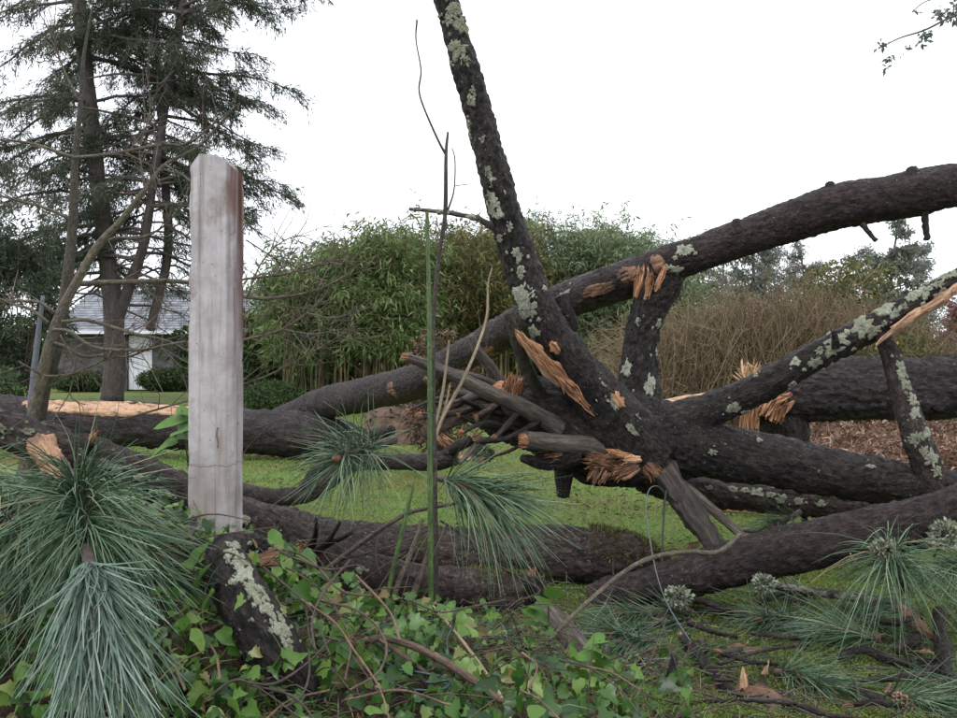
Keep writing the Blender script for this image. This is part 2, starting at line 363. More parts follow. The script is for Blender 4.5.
NEEDD = leaf_mat('fallen_needle_green', [(0, (0.0420, 0.0750, 0.0408)), (.5, (0.0840, 0.1375, 0.0780)), (.85, (0.1440, 0.2063, 0.1320)), (1, (0.2880, 0.2375, 0.1200))], .1, .45, .4)
CONI = leaf_mat('far_conifer_needles', [(0, (.040, .055, .038)), (.5, (.078, .102, .068)), (.85, (.125, .150, .098)), (1, (.18, .20, .12))], .45, .6, .3)
BAML = leaf_mat('bamboo_leaf', [(0, (0.0638, 0.1088, 0.0317)), (.4, (0.1231, 0.1892, 0.0615)), (.75, (0.1961, 0.2649, 0.1041)), (.93, (0.2736, 0.3311, 0.1487)), (1, (0.3648, 0.3406, 0.1586))], .35, .5, .4)
BAML2 = leaf_mat('pale_bamboo_leaf', [(0, (0.0792, 0.1221, 0.0575)), (.4, (0.1478, 0.2124, 0.1013)), (.75, (0.2376, 0.3027, 0.1667)), (1, (0.3590, 0.4036, 0.2530))], .35, .5, .4)
MIXL = leaf_mat('olive_yellow_shrub_leaf', [(0, (0.0484, 0.0660, 0.0246)), (.5, (0.1012, 0.1232, 0.0440)), (.80, (0.1760, 0.1760, 0.0660)), (1, (0.3520, 0.2640, 0.0792))], .3, .5, .4)
HEDG = leaf_mat('dark_hedge_leaf', [(0, (.025, .045, .016)), (.5, (.045, .08, .025)), (1, (.085, .13, .045))], .2, .5, .4)
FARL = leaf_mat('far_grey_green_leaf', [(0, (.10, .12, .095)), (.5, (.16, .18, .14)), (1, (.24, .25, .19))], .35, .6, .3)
HAZL = leaf_mat('far_haze_tinted_leaf', [(0, (.15, .165, .145)), (.5, (.21, .225, .195)), (1, (.29, .30, .26))], .4, .6, .3)  # distance haze put into the leaf colour as a pale grey
PINKL = leaf_mat('dusky_pink_leaf', [(0, (.16, .085, .085)), (.5, (.26, .14, .14)), (1, (.36, .22, .21))], .35, .6, .3)
DRYS = leaf_mat('dry_bramble_stem', [(0, (.085, .056, .034)), (.45, (.165, .115, .070)), (.8, (.255, .195, .125)), (1, (.12, .12, .055))], 0, .7, .3)
GRASS = leaf_mat('lawn_grass_blade', [(0, (0.0806, 0.1464, 0.0291)), (.5, (0.1512, 0.2538, 0.0538)), (.85, (0.2408, 0.3538, 0.0952)), (1, (0.3808, 0.4026, 0.1792))], .4, .5, .35)
LITT = leaf_mat('brown_litter', [(0, (.045, .030, .021)), (.5, (.10, .06, .04)), (.85, (.17, .105, .07)), (1, (.27, .19, .13))], .1, .7, .3)
MOSS = leaf_mat('moss_yellow_green', [(0, (0.1080, 0.1562, 0.0264)), (.5, (0.2040, 0.2687, 0.0504)), (.85, (0.3120, 0.3750, 0.0900)), (1, (0.3960, 0.4000, 0.1560))], .3, .7, .2)
CHIP = leaf_mat('rust_wood_shavings', [(0, (.085, .050, .034)), (.5, (.17, .098, .066)), (.85, (.28, .18, .125)), (1, (.42, .31, .23))], .1, .7, .3)

def lichen_mat():
    m, nt, N, L, b = newmat('pale_green_lichen')
    n = noise(nt, coords(nt, 'Object'), 55, 5, .7); n2 = noise(nt, coords(nt, 'Object'), 220, 3, .6)
    c = ramp(nt, n, [(.25, (.25, .26, .18)), (.45, (.45, .47, .36)), (.7, (.64, .66, .54))])
    c = mixc(nt, .4, c, ramp(nt, n2, [(.3, (.45, .45, .45)), (.65, (1.15, 1.15, 1.15))]), 'MULTIPLY')
    c = mixc(nt, .8, c, ramp(nt, N.new('ShaderNodeObjectInfo').outputs['Random'], [(0, (.72, .74, .66)), (.4, (1.0, 1.0, .95)), (1, (1.2, 1.2, 1.22))]), 'MULTIPLY')
    L.new(c, b.inputs['Base Color']); b.inputs['Roughness'].default_value = .95; b.inputs['Specular IOR Level'].default_value = .1
    nb = bump(nt, n2, .9, .006, b); bump(nt, n, .9, .012, b, nb); return m
LICH = lichen_mat()
def plain(name, c, rough=.6, var=.25, scale=20, bumpd=.0):
    m, nt, N, L, b = newmat(name); n = noise(nt, coords(nt, 'Object'), scale, 5, .65)
    L.new(ramp(nt, n, [(.3, tuple(x * (1 - var) for x in c)), (.7, tuple(min(1, x * (1 + var)) for x in c))]), b.inputs['Base Color'])
    b.inputs['Roughness'].default_value = rough
    if bumpd: bump(nt, n, .7, bumpd, b)
    return m

# ------------------------------------------------------------------ the ground
def bank(x, y):
    """overgrown ivy bank along the boundary; dies out to the right"""
    H = np.interp(x, [-3, -1.2, -.75, -.55, -.25, 0, .3, .55, .9], [.50, .52, .50, .44, .30, .24, .16, .06, 0.0])
    return H * sstep(1.15, 1.95, y) * (1 - sstep(2.15, 3.1, y))
def G(x, y):
    x = np.asarray(x, float); y = np.asarray(y, float)
    p = np.stack([x, y, np.zeros_like(x)], -1)
    z = .035 * fbm(p * .7, 5) + .012 * fbm(p * 4, 9) - .0045 * np.clip(y - 5, 0, 30)
    z = z * sstep(1.5, 3, y) + bank(x, y) * (1 + .22 * fbm(p * 3, 2)) + .03 * bank(x, y) * fbm(p * 14, 6)
    return z - .62 * (1 - sstep(.1, 1.2, y))
def gz(x, y): return float(G(np.array([x]), np.array([y]))[0])
def on(px, Y):
    x = (px - CX) / F * Y; return np.array([x, Y, gz(x, Y)])
def axis(a, b, n, k): u = np.linspace(-1, 1, n); return (a + b) / 2 + (b - a) / 2 * np.sinh(u * k) / math.sinh(k)
gx = axis(-160, 160, 280, 5.4); gy = np.concatenate([-np.geomspace(40, .3, 20), np.linspace(-.2, 7, 170), np.geomspace(7.1, 160, 80)])
X, Yg = np.meshgrid(gx, gy, indexing='ij'); V = np.stack([X, Yg, G(X, Yg)], -1).reshape(-1, 3)
nx, ny = len(gx), len(gy); i = np.arange(nx - 1)[:, None] * ny; j = np.arange(ny - 1)[None]
def ground_mat():
    m, nt, N, L, b = newmat('lawn_moss_and_litter')
    o = coords(nt, 'Object'); big = noise(nt, o, .9, 5, .6); mid = noise(nt, o, 5, 5, .65); fin = noise(nt, o, 60, 4, .7)
    lawn = ramp(nt, fin, [(.3, (.062, .112, .020)), (.5, (.112, .185, .036)), (.72, (.18, .255, .066))])
    moss = ramp(nt, fin, [(.3, (.065, .070, .018)), (.55, (.14, .14, .036)), (.75, (.22, .21, .065))])
    soil = ramp(nt, fin, [(.3, (.022, .015, .011)), (.55, (.055, .037, .027)), (.75, (.11, .075, .055))])
    c = mixc(nt, thresh(nt, big, .40, .60), lawn, moss); c = mixc(nt, thresh(nt, noise(nt, o, 2.3, 6, .7), .56, .68), c, mixc(nt, .6, c, (.085, .062, .035)))
    sx = N.new('ShaderNodeSeparateXYZ'); L.new(o, sx.inputs[0])
    near = thresh(nt, sx.outputs['Y'], 4.6, 3.0)                 # littered, trampled strip under the fallen crown
    ad = N.new('ShaderNodeMath'); ad.operation = 'MULTIPLY_ADD'; L.new(near, ad.inputs[0]); ad.inputs[1].default_value = .24; L.new(mid, ad.inputs[2])
    c = mixc(nt, thresh(nt, ad.outputs[0], .60, .72), c, soil)
    L.new(c, b.inputs['Base Color']); b.inputs['Roughness'].default_value = .85; b.inputs['Specular IOR Level'].default_value = .25
    nb = bump(nt, fin, .8, .02, b); bump(nt, mid, .6, .05, b, nb); return m
ground = mk('ground', V, np.stack([i + j, i + ny + j, i + ny + j + 1, i + j + 1], -1).reshape(-1, 4), None, ground_mat(), None, None, True, origin=(0, 0, 0))
tagit(ground, 'mossy garden lawn sloping up to an overgrown bank', 'lawn', kind='structure')

# ------------------------------------------------------------------ leaf / blade scatter helpers
def cards(C, D, U, L, Wd, bend=0.0):
    """leaf-shaped quads: bases C, directions D, width directions U, lengths L, widths Wd (diamond of 4 verts)"""
    n = len(C); L = np.asarray(L)[:, None]; Wd = np.asarray(Wd)[:, None]
    a = C; m = C + D * L * .45; t = C + D * L
    if np.ndim(bend) or bend: t = t + np.array([0, 0, -1.]) * L * bend
    V = np.stack([a, m + U * Wd / 2, t, m - U * Wd / 2], 1).reshape(-1, 3)
    return V, np.arange(n * 4).reshape(-1, 4)
def rdir(n, r=None):
    r = r or rng; return nrm(r.normal(size=(n, 3)))
def perp(D, r=None): return nrm(np.cross(D, rdir(len(D), r)))
def needles_geo(base, D, L, w, droop=.35, segs=3, r=None):
    """thin three-sided bent needles"""
    r = r or rng; n = len(base); L = np.asarray(L)[:, None]; U = perp(D, r); Wv = np.cross(D, U)
    rows = []
    kink = r.normal(size=(n, 3)) * .17
    for k in range(segs + 1):
        t = k / segs; c = base + D * L * t + np.array([0, 0, -1.]) * L * droop * t * t + kink * L * t * t
        ww = w * (1 - .75 * t ** 2)
        for q in range(3):
            a = q * 2.0944; rows.append(c + (U * math.cos(a) + Wv * math.sin(a)) * ww)
    V = np.stack(rows, 1).reshape(-1, 3); m = (segs + 1) * 3; b = np.arange(n)[:, None] * m
    f = []
    for k in range(segs):
        for q in range(3): f.append([k * 3 + q, k * 3 + (q + 1) % 3, k * 3 + 3 + (q + 1) % 3, k * 3 + 3 + q])
    Q = (b[:, :, None] + np.array(f)[None]).reshape(-1, 4)
    return V, Q

# ------------------------------------------------------------------ far buildings
def stone_mat():
    m, nt, N, L, b = newmat('rubble_stone_wall'); o = coords(nt, 'Object')
    v = N.new('ShaderNodeTexVoronoi'); v.inputs['Scale'].default_value = 3.2; L.new(coords(nt, 'Object', (1, 1, 1.8)), v.inputs['Vector'])
    c = mixc(nt, .6, ramp(nt, noise(nt, o, 6, 5), [(.3, (.09, .083, .076)), (.7, (.21, .195, .18))]), v.outputs['Color'], 'SOFT_LIGHT')
    hsv = N.new('ShaderNodeHueSaturation'); hsv.inputs['Saturation'].default_value = .25; hsv.inputs['Value'].default_value = .5; L.new(c, hsv.inputs['Color'])
    L.new(hsv.outputs[0], b.inputs['Base Color']); b.inputs['Roughness'].default_value = .9; bump(nt, v.outputs['Distance'], .6, .05, b); return m
def slate_mat():
    m, nt, N, L, b = newmat('grey_roof_slate'); c = ramp(nt, island(nt), [(0, (.105, .115, .13)), (.5, (.17, .18, .20)), (1, (.25, .265, .29))])
    c = mixc(nt, .5, c, ramp(nt, noise(nt, coords(nt, 'Object'), 4, 5), [(.3, (.5, .5, .5)), (.7, (1.2, 1.2, 1.2))]), 'MULTIPLY')
    L.new(c, b.inputs['Base Color']); b.inputs['Roughness'].default_value = .45; return m
STONE, SLATE = stone_mat(), slate_mat(); WHITE = plain('white_painted_boards', (.80, .82, .86), .5, .05, 8); DARKW = plain('dark_weathered_boards', (.05, .048, .046), .8, .4, 6)
def barn():
    Y = 33.0; g = -.13; x0, x1 = P(58, 0, Y)[0], P(292, 0, Y)[0]; ez, rz = P(0, 331, Y)[2], P(0, 287, Y)[2]; dp = 6.0
    t = thing('stone_barn', ((x0 + x1) / 2, Y, g - .2), 'low grey stone outbuilding with slate roof behind the tall conifer', 'building')
    dx0, dx1, dz = P(127, 0, Y)[0], P(152, 0, Y)[0], P(0, 335, Y)[2]
    w = MB()
    w.box(((x0 + dx0) / 2, Y + .2, (g - .3 + ez) / 2), (dx0 - x0, .4, ez - g + .3)); w.box(((x1 + dx1) / 2, Y + .2, (g - .3 + ez) / 2), (x1 - dx1, .4, ez - g + .3))
    w.box(((dx0 + dx1) / 2, Y + .2, (dz + ez) / 2), (dx1 - dx0, .4, ez - dz))
    w.box((x0 + .2, Y + .4 + dp / 2, (g - .3 + ez) / 2), (.4, dp, ez - g + .3)); w.box((x1 - .2, Y + .4 + dp / 2, (g - .3 + ez) / 2), (.4, dp, ez - g + .3))
    w.box(((x0 + x1) / 2, Y + .6 + dp, (g - .3 + ez) / 2), (x1 - x0, .4, ez - g + .3))
    w.build('wall', STONE, t)
    d = MB(); n = 5; bw = (dx1 - dx0 - .04) / n
    door = None
    for k in range(n):
        b = MB(); b.box((dx0 + .02 + bw * (k + .5), Y + .12, (g + .02 + dz) / 2), (bw - .012, .05, dz - g - .06)); o = b.build('door_board', WHITE, t)
    r = MB(); nr = 16; depth = 3.4
    for k in range(nr):                                   # slate courses, each slate a thin lapped tile
        a0, a1 = k / nr, (k + 1.25) / nr
        ya, za = Y - .35 + depth * a0, ez - .04 + (rz - ez + .04) * a0; yb, zb = Y - .35 + depth * a1, ez - .04 + (rz - ez + .04) * a1
        n = int((x1 - x0 + .4) / .28); off = .14 * (k % 2)
        for q in range(n):
            xa = x0 - .2 + q * .28 + off + rng.uniform(-.008, .008); xb = xa + .268; j = rng.uniform(0, .014)
            v = np.array([[xa, ya, za + .03 + j], [xb, ya, za + .03 + j], [xb, yb, zb + .008], [xa, yb, zb + .008], [xa, ya, za + .008], [xb, ya, za + .008]])
            r.add(v, [[0, 1, 2, 3], [4, 5, 1, 0]])
    r.add([[x0 - .2, Y - .35, ez - .05], [x1 + .2, Y - .35, ez - .05], [x1 + .2, Y + depth - .3, rz - .02], [x0 - .2, Y + depth - .3, rz - .02], [x0 - .2, Y + 2 * depth, ez - .05], [x1 + .2, Y + 2 * depth, ez - .05]], [[0, 1, 2, 3], [3, 2, 5, 4]])
    rf = r.build('roof', SLATE, t)
    e = MB(); e.box(((x0 + x1) / 2, Y - .40, ez - .06), (x1 - x0 + .4, .06, .11)); e.build('eave_board', WHITE, t)
    rr = MB(); rr.box(((x0 + x1) / 2, Y + depth - .3, rz + .06), (x1 - x0 + .4, .25, .10)); rr.build('ridge_cap', SLATE, rf)
    gm = MB()
    for xx in (x0, x1): gm.add([[xx, Y, ez - .06], [xx, Y + 2 * depth - .5, ez - .06], [xx, Y + depth - .3, rz - .05], [xx + .3 * (1 if xx == x0 else -1), Y, ez - .06], [xx + .3 * (1 if xx == x0 else -1), Y + 2 * depth - .5, ez - .06], [xx + .3 * (1 if xx == x0 else -1), Y + depth - .3, rz - .05]], None, [[0, 1, 2], [3, 5, 4]])
    gm.build('gable', STONE, t)
barn()
def shed():
    Y = 27.0; x0, x1 = P(244, 0, Y)[0], P(300, 0, Y)[0]; g = -.12; zt = P(0, 337, Y)[2]
    t = thing('board_shed', ((x0 + x1) / 2, Y, g), 'dark board shed half hidden beside the bamboo', 'shed')
    n = 11; bw = (x1 - x0) / n
    for k in range(n):
        b = MB(); b.box((x0 + bw * (k + .5), Y, (g - .1 + zt) / 2), (bw - .015, .04, zt - g + .1)); b.build('board', DARKW, t)
    b = MB(); b.box(((x0 + x1) / 2, Y + 1.6, (g - .1 + zt) / 2 - .02), (x1 - x0 - .05, 3.1, zt - g)); b.build('wall', DARKW, t)
    b = MB(); b.add([[x0 - .15, Y - .25, zt], [x1 + .15, Y - .25, zt], [x1 + .15, Y + 3.3, zt + .5], [x0 - .15, Y + 3.3, zt + .5], [x0 - .15, Y - .25, zt + .07], [x1 + .15, Y - .25, zt + .07], [x1 + .15, Y + 3.3, zt + .57], [x0 - .15, Y + 3.3, zt + .57]], [[0, 3, 2, 1], [4, 5, 6, 7], [0, 1, 5, 4], [1, 2, 6, 5], [2, 3, 7, 6], [3, 0, 4, 7]]); b.build('roof', SLATE, t)
shed()

# ------------------------------------------------------------------ background trees and shrubs
def leaf_blob(mb, c, rad, n, L, w, r=None, shell=.35, droop=.3, noise_s=1.2, thr=-.15, dirbias=(0, 0, -.3)):
    """leaf-sized faces through an uneven volume with gaps"""
    r = r or rng; k = int(n * 2.2); u = rdir(k, r) * (shell + (1 - shell) * r.random((k, 1)) ** .6)
    p = np.asarray(c) + u * np.asarray(rad)
    keep = fbm(p * noise_s, 31, 2) > thr; p = p[keep][:n]; u = u[keep][:n]
    D = nrm(rdir(len(p), r) + u * .6 + np.array(dirbias)); U = perp(D, r)
    V, Q = cards(p, D, U, L * r.uniform(.6, 1.3, len(p)), w * r.uniform(.7, 1.3, len(p)), droop * r.random((len(p), 1))); mb.add(V, Q)
def conifer():
    Y = 24.0; t = thing('conifer_tree', on(115, Y), 'tall dark twin-stemmed conifer in front of the stone outbuilding', 'tree')
    s1 = np.array([[*P(112, 400, Y), 0.281], [*P(115, 360, Y), 0.257], [*P(113, 310, Y), 0.257], [*P(104, 230, Y), 0.234], [*P(94, 150, Y), 0.211], [*P(85, 60, Y), 0.187], [*P(76, -30, Y), 0.164], [*P(68, -160, Y), 0.109], [*P(60, -330, Y), 0.039]])
    s2 = np.array([[*P(113, 335, Y), 0.156], [*P(128, 290, Y), 0.148], [*P(143, 245, Y - .2), 0.140], [*P(155, 170, Y - .3), 0.125], [*P(170, 80, Y - .3), 0.109], [*P(183, 0, Y - .3), 0.094], [*P(196, -100, Y - .3), 0.062], [*P(205, -220, Y), 0.023]])
    r1 = tube('trunk', s1, FARB, t, step=.15, astep=.08, plate=.02, pscale=.2); r2 = tube('trunk', s2, FARB, t, step=.15, astep=.08, plate=.02, pscale=.2)
    r3 = tube('trunk', np.array([[*P(150, 330, Y + .5), .12], [*P(168, 250, Y + .5), .12], [*P(163, 160, Y + .5), .1], [*P(158, 60, Y + .5), .08], [*P(150, -60, Y + .5), .03]]), FARB, t, step=.15, astep=.08)
    r = np.random.default_rng(3); br = MB(); fo = MB(); tws = []; brs = []
    for rec, n, l0 in ((r1, 112, 4.6), (r2, 100, 3.7), (r3, 34, 2.8)):
        p = rec['p']
        for k in range(n):
            q = p[int(len(p) * r.uniform(.12, .99))]; z = q[2]; az = r.uniform(0, 2 * math.pi)
            if math.sin(az) < -.35 and r.random() < .85: az += math.pi / 2 * r.choice([-1, 1])
            Lb = l0 * r.uniform(.45, 1.0) * (1.0 if z < 10 else max(.35, 1 - (z - 10) / 9)); dead = z < 4.6 and (z < 3.4 or r.random() < .5)
            if dead: Lb *= .7
            d = np.array([math.cos(az), math.sin(az), 0]); m = 9; u = np.linspace(0, 1, m); rise = r.uniform(-.15, .35)
            c = q + d * (u * Lb)[:, None] + np.array([0, 0, 1.]) * (Lb * (rise * u - .62 * u ** 2 + .30 * u ** 3))[:, None] + np.cumsum(r.normal(size=(m, 3)), 0) * .05
            c[:, 2] = np.maximum(c[:, 2], 1.3 if dead else 3.2); brs.append(np.column_stack([c, .05 * (1 - .88 * u) * (Lb / 4.5 + .3)]))
            nt_ = int(Lb * (11 if not dead else 4)); a = r.uniform(.12, 1, nt_) ** .75 * (m - 1)
            q0 = np.stack([np.interp(a, range(m), c[:, x]) for x in range(3)], 1); side = nrm(np.cross(d, [0, 0, 1.])) * r.choice([-1, 1], nt_)[:, None]
            tl = (Lb * r.uniform(.10, .28, nt_) * (1.15 - .5 * a / (m - 1)))[:, None]; td = nrm(d * r.uniform(.2, .9, (nt_, 1)) + side * r.uniform(.2, 1.0, (nt_, 1)) + np.array([0, 0, 1.]) * r.uniform(-.8, .1, (nt_, 1)))
            e = q0 + td * tl + np.array([0, 0, -.3]) * tl * r.random((nt_, 1)); mid = (q0 + e) / 2 + [0, 0, .05]
            tws.append(np.stack([np.column_stack([q0, np.full(nt_, .011)]), np.column_stack([mid, np.full(nt_, .008)]), np.column_stack([e, np.full(nt_, .004)])], 1))
            if dead: continue
            nl = (5 + tl[:, 0] * 37).astype(int); ix = np.repeat(np.arange(nt_), nl); N_ = len(ix); s_ = r.random((N_, 1)) ** .8
            b0 = q0[ix] + (e - q0)[ix] * s_ + r.normal(size=(N_, 3)) * .05; D = nrm(td[ix] * .8 + rdir(N_, r) * .85 + np.array([0, 0, -.25]))
            V, Q = cards(b0, D, perp(D, r), r.uniform(.08, .22, N_), r.uniform(.015, .034, N_), .2); fo.add(V, Q)
    prisms(br, np.stack(brs), 5); prisms(br, np.vstack(tws), 3)
    br.build('branches', FARB, t, True); fo.build('foliage', CONI, t)
conifer()

def cane_clump(name, label, px0, px1, Y0, dep, top, n, fol, seed, cat='bamboo', lean=.0, nleaf=20, visible=40, low=.38, group=None):
    """top: [(px, py)] outline of the foliage top; canes are single parts"""
    r = np.random.default_rng(seed); xc = P((px0 + px1) / 2, 0, Y0)[0]
    t = thing(name, (xc, Y0, gz(xc, Y0)), label, cat, group); fo = MB(); tw = MB(); rest = MB()
    tx = [a for a, b in top]; ty = [b for a, b in top]
    order = []
    for k in range(n):
        px = r.uniform(px0, px1); Y = Y0 + r.uniform(0, dep) ; order.append((Y, px))
    order.sort()
    for k, (Y, px) in enumerate(order):
        b = on(px, Y); pyt = np.interp(px, tx, ty) + r.uniform(0, 1) ** 1.6 * 75; zt = P(px, pyt, Y0 + dep * .4)[2]
        az = r.uniform(0, 2 * math.pi); ln = r.uniform(.15, .9); h = zt - b[2]; m = 9; u = np.linspace(0, 1, m)
        c = b + np.column_stack([np.cos(az) * ln * u ** 2.5, np.sin(az) * ln * u ** 2.5 - .2 * u ** 2, h * (u - .12 * u ** 4 * ln)]) + r.normal(size=3) * [.05, .05, 0]
        R = r.uniform(.014, .032) * (1 - .75 * u)
        V, Q, T, A, rec = tube_geo(np.column_stack([c, R]), step=.22, astep=9, minseg=6, lump=.0)
        if k < visible: mk('cane', V, Q, T, CANE, t, A, True)
        else: rest.add(V, Q, T, A)
        nw = int(h * 11); a = r.uniform(low, 1, nw); q0 = np.stack([np.interp(a, u, c[:, x]) for x in range(3)], 1); td = nrm(rdir(nw, r) * [1, 1, .4] + [0, 0, .15]); tl = r.uniform(.2, .75, (nw, 1)); e = q0 + td * tl + np.array([0, 0, -.12]) * tl
        prisms(tw, np.stack([np.column_stack([q0, np.full(nw, .005)]), np.column_stack([(q0 + e) / 2 + [0, 0, .05], np.full(nw, .004)]), np.column_stack([e, np.full(nw, .002)])], 1), 3)
        nl = (nleaf * tl[:, 0] / .5 + 3).astype(int); ix = np.repeat(np.arange(nw), nl); N_ = len(ix); b0 = q0[ix] + (e - q0)[ix] * (.15 + .9 * r.random((N_, 1))) + r.normal(size=(N_, 3)) * .07
        kp = fbm(b0 * 1.1, 40 + seed, 2) + .25 * r.normal(size=N_) > -.27; b0 = b0[kp]; ix = ix[kp]; N_ = len(ix)
        D = nrm(td[ix] * .6 + rdir(N_, r) * .7 + np.array([0, 0, -.35])); V2, Q2 = cards(b0, D, perp(D, r), r.uniform(.10, .22, N_), r.uniform(.02, .04, N_), .35 * r.random((N_, 1))); fo.add(V2, Q2)
    if rest.n: tagit(rest.build('back_canes', CANE, t, True), kind='stuff')
    tw.build('twigs', CANE, t); fo.build('foliage', fol, t); return t
cane_clump('bamboo_clump', 'bright green bamboo clump with bare yellow canes right of the post', 284, 420, 18.0, 2.6, [(255, 300), (278, 268), (300, 244), (335, 229), (375, 222), (410, 226), (430, 222)], 105, BAML, 21, visible=60, low=.47)
cane_clump('bamboo_clump', 'olive and yellowing bamboo clump behind the green upright stem', 405, 530, 19.0, 2.5, [(400, 226), (450, 215), (500, 212), (540, 206)], 85, MIXL, 22, visible=40, low=.40)
cane_clump('bamboo_clump', 'pale green bamboo clump behind the arching limb', 505, 700, 20.5, 3.0, [(500, 214), (530, 204), (560, 202), (600, 208), (630, 212), (655, 226), (680, 252), (705, 290)], 140, BAML2, 23, visible=40, low=.22)

def shrub(name, label, px, py_top, Y, wpx, dep, fol, n, L, w, seed, cat='shrub', stem=TWIG, nstem=14, noise_s=1.5, thr=-.2, base=None, squash=1):
    r = np.random.default_rng(seed); b = on(px, Y) if base is None else np.asarray(base, float); zt = P(px, py_top, Y)[2]; h = zt - b[2]; rx = wpx / 2 / F * Y
    t = thing(name, b, label, cat); st = MB(); fo = MB()
    for k in range(nstem):
        e = b + np.array([r.uniform(-.8, .8) * rx, r.uniform(-.7, .7) * dep, h * r.uniform(.6, .97)])
        thin(st, np.array([[*(b + [r.uniform(-.3, .3) * rx, r.uniform(-.2, .2) * dep, -.05]), .018], [*((b + e) / 2 + r.normal(size=3) * .08 * rx), .012], [*e, .004]]), step=.15, sides=4)
    leaf_blob(fo, b + [0, 0, h * .52], (rx, dep, h * .5 * squash), n, L, w, r, .3, .25, noise_s, thr)
    st.build('stems', stem, t, True); fo.build('foliage', fol, t); return t
shrub('clipped_shrub', 'low rounded mossy green shrub between the post and bamboo', 274, 381, 17.0, 66, .55, HEDG, 9000, .055, .022, 41, noise_s=5, thr=-.6)
shrub('hedge_bush', 'low dark bush against the stone wall right of white door', 170, 368, 31.8, 66, .7, HEDG, 6000, .11, .05, 42, thr=-.5)
shrub('hedge_bush', 'low dark bush against the stone wall left of conifer trunk', 86, 372, 31.8, 74, .7, HEDG, 5200, .11, .05, 43, thr=-.5)
shrub('evergreen_bush', 'dark feathery evergreen bush at the left edge of the garden', 18, 205, 20, 120, 1.1, CONI, 15000, .16, .035, 44, thr=-.05, noise_s=1.6)
shrub('leafy_bush', 'bright green leafy bush at the left frame edge', 2, 368, 12, 36, .3, HEDG, 1500, .07, .035, 45, thr=-.4)
shrub('evergreen_shrub', 'dark glossy green shrub above the dry bramble hedge', 850, 260, 17, 150, 1.0, MIXL, 11000, .10, .045, 46, thr=-.1)
shrub('evergreen_shrub', 'olive shrub under the lichen-spotted limb at right', 880, 326, 13, 130, .6, MIXL, 5500, .08, .03, 47, thr=-.25)
shrub('dead_fern_clump', 'brown dead fern tangle behind the splintered branches', 440, 330, 9.5, 80, .4, LITT, 2600, .10, .018, 48, thr=-.25, noise_s=4)

shrub('laurel_hedge', 'dark hedge seen between the bamboo canes', 460, 296, 24.5, 600, .9, HEDG, 24000, .22, .10, 141, cat='hedge', thr=-.7, squash=1.05)
shrub('laurel_hedge', 'dark hedge behind the outbuilding at far left', 20, 318, 40, 330, 1.2, HEDG, 9000, .30, .14, 142, cat='hedge', thr=-.5)
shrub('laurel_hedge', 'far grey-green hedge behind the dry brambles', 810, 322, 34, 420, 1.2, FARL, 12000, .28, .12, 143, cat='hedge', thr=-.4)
def bramble():
    Y = 14.0; t = thing('bramble_hedge', on(790, Y), 'tangled hedge of dry tan bramble stems across the right background', 'hedge'); r = np.random.default_rng(7); mb = MB(); lf = MB()
    n = 10000; px = r.uniform(635, 990, n); y = Y + r.uniform(-1.2, 1.5, n); x = (px - CX) / F * y; b = np.stack([x, y, G(x, y)], 1)
    zt = (CAMZ - (np.interp(px, [640, 690, 740, 800, 860, 930, 980], [330, 306, 298, 288, 302, 346, 362]) + 14 * fbm(np.stack([px / 30, px * 0, px * 0], -1), 4) - CY) / F * Y) * (r.uniform(.3, 1.02, n) + (r.random(n) < .07) * r.uniform(.05, .38, n))
    az = r.uniform(0, 2 * math.pi, n); l = r.uniform(.3, 1.5, n); m = 7; u = np.linspace(0, 1, m); w_ = r.uniform(1.4, 2.7, n)
    c = b[:, None, :] + np.stack([np.cos(az), np.sin(az) * .6, az * 0], 1)[:, None, :] * (u[None] * l[:, None])[..., None] + np.array([0, 0, 1.]) * (zt[:, None] * np.sin(u[None] * w_[:, None]))[..., None] + r.normal(size=(n, m, 3)) * .075
    prisms(mb, np.concatenate([c, (np.linspace(.006, .0022, m)[None] * r.uniform(.6, 1.5, (n, 1)))[..., None]], -1), 3)
    for k in range(1500):
        px = r.uniform(650, 960); b = on(px, Y + r.uniform(-.8, .8)); zt = P(px, np.interp(px, [640, 740, 800, 860, 980], [340, 318, 306, 320, 362]), Y)[2]; b[2] += zt * r.random() ** .6
        leaf_blob(lf, b, (.15, .15, .12), 4, .06, .03, r, thr=-9)
    mb.build('stems', DRYS, t); lf.build('leaves', MIXL, t)
bramble()

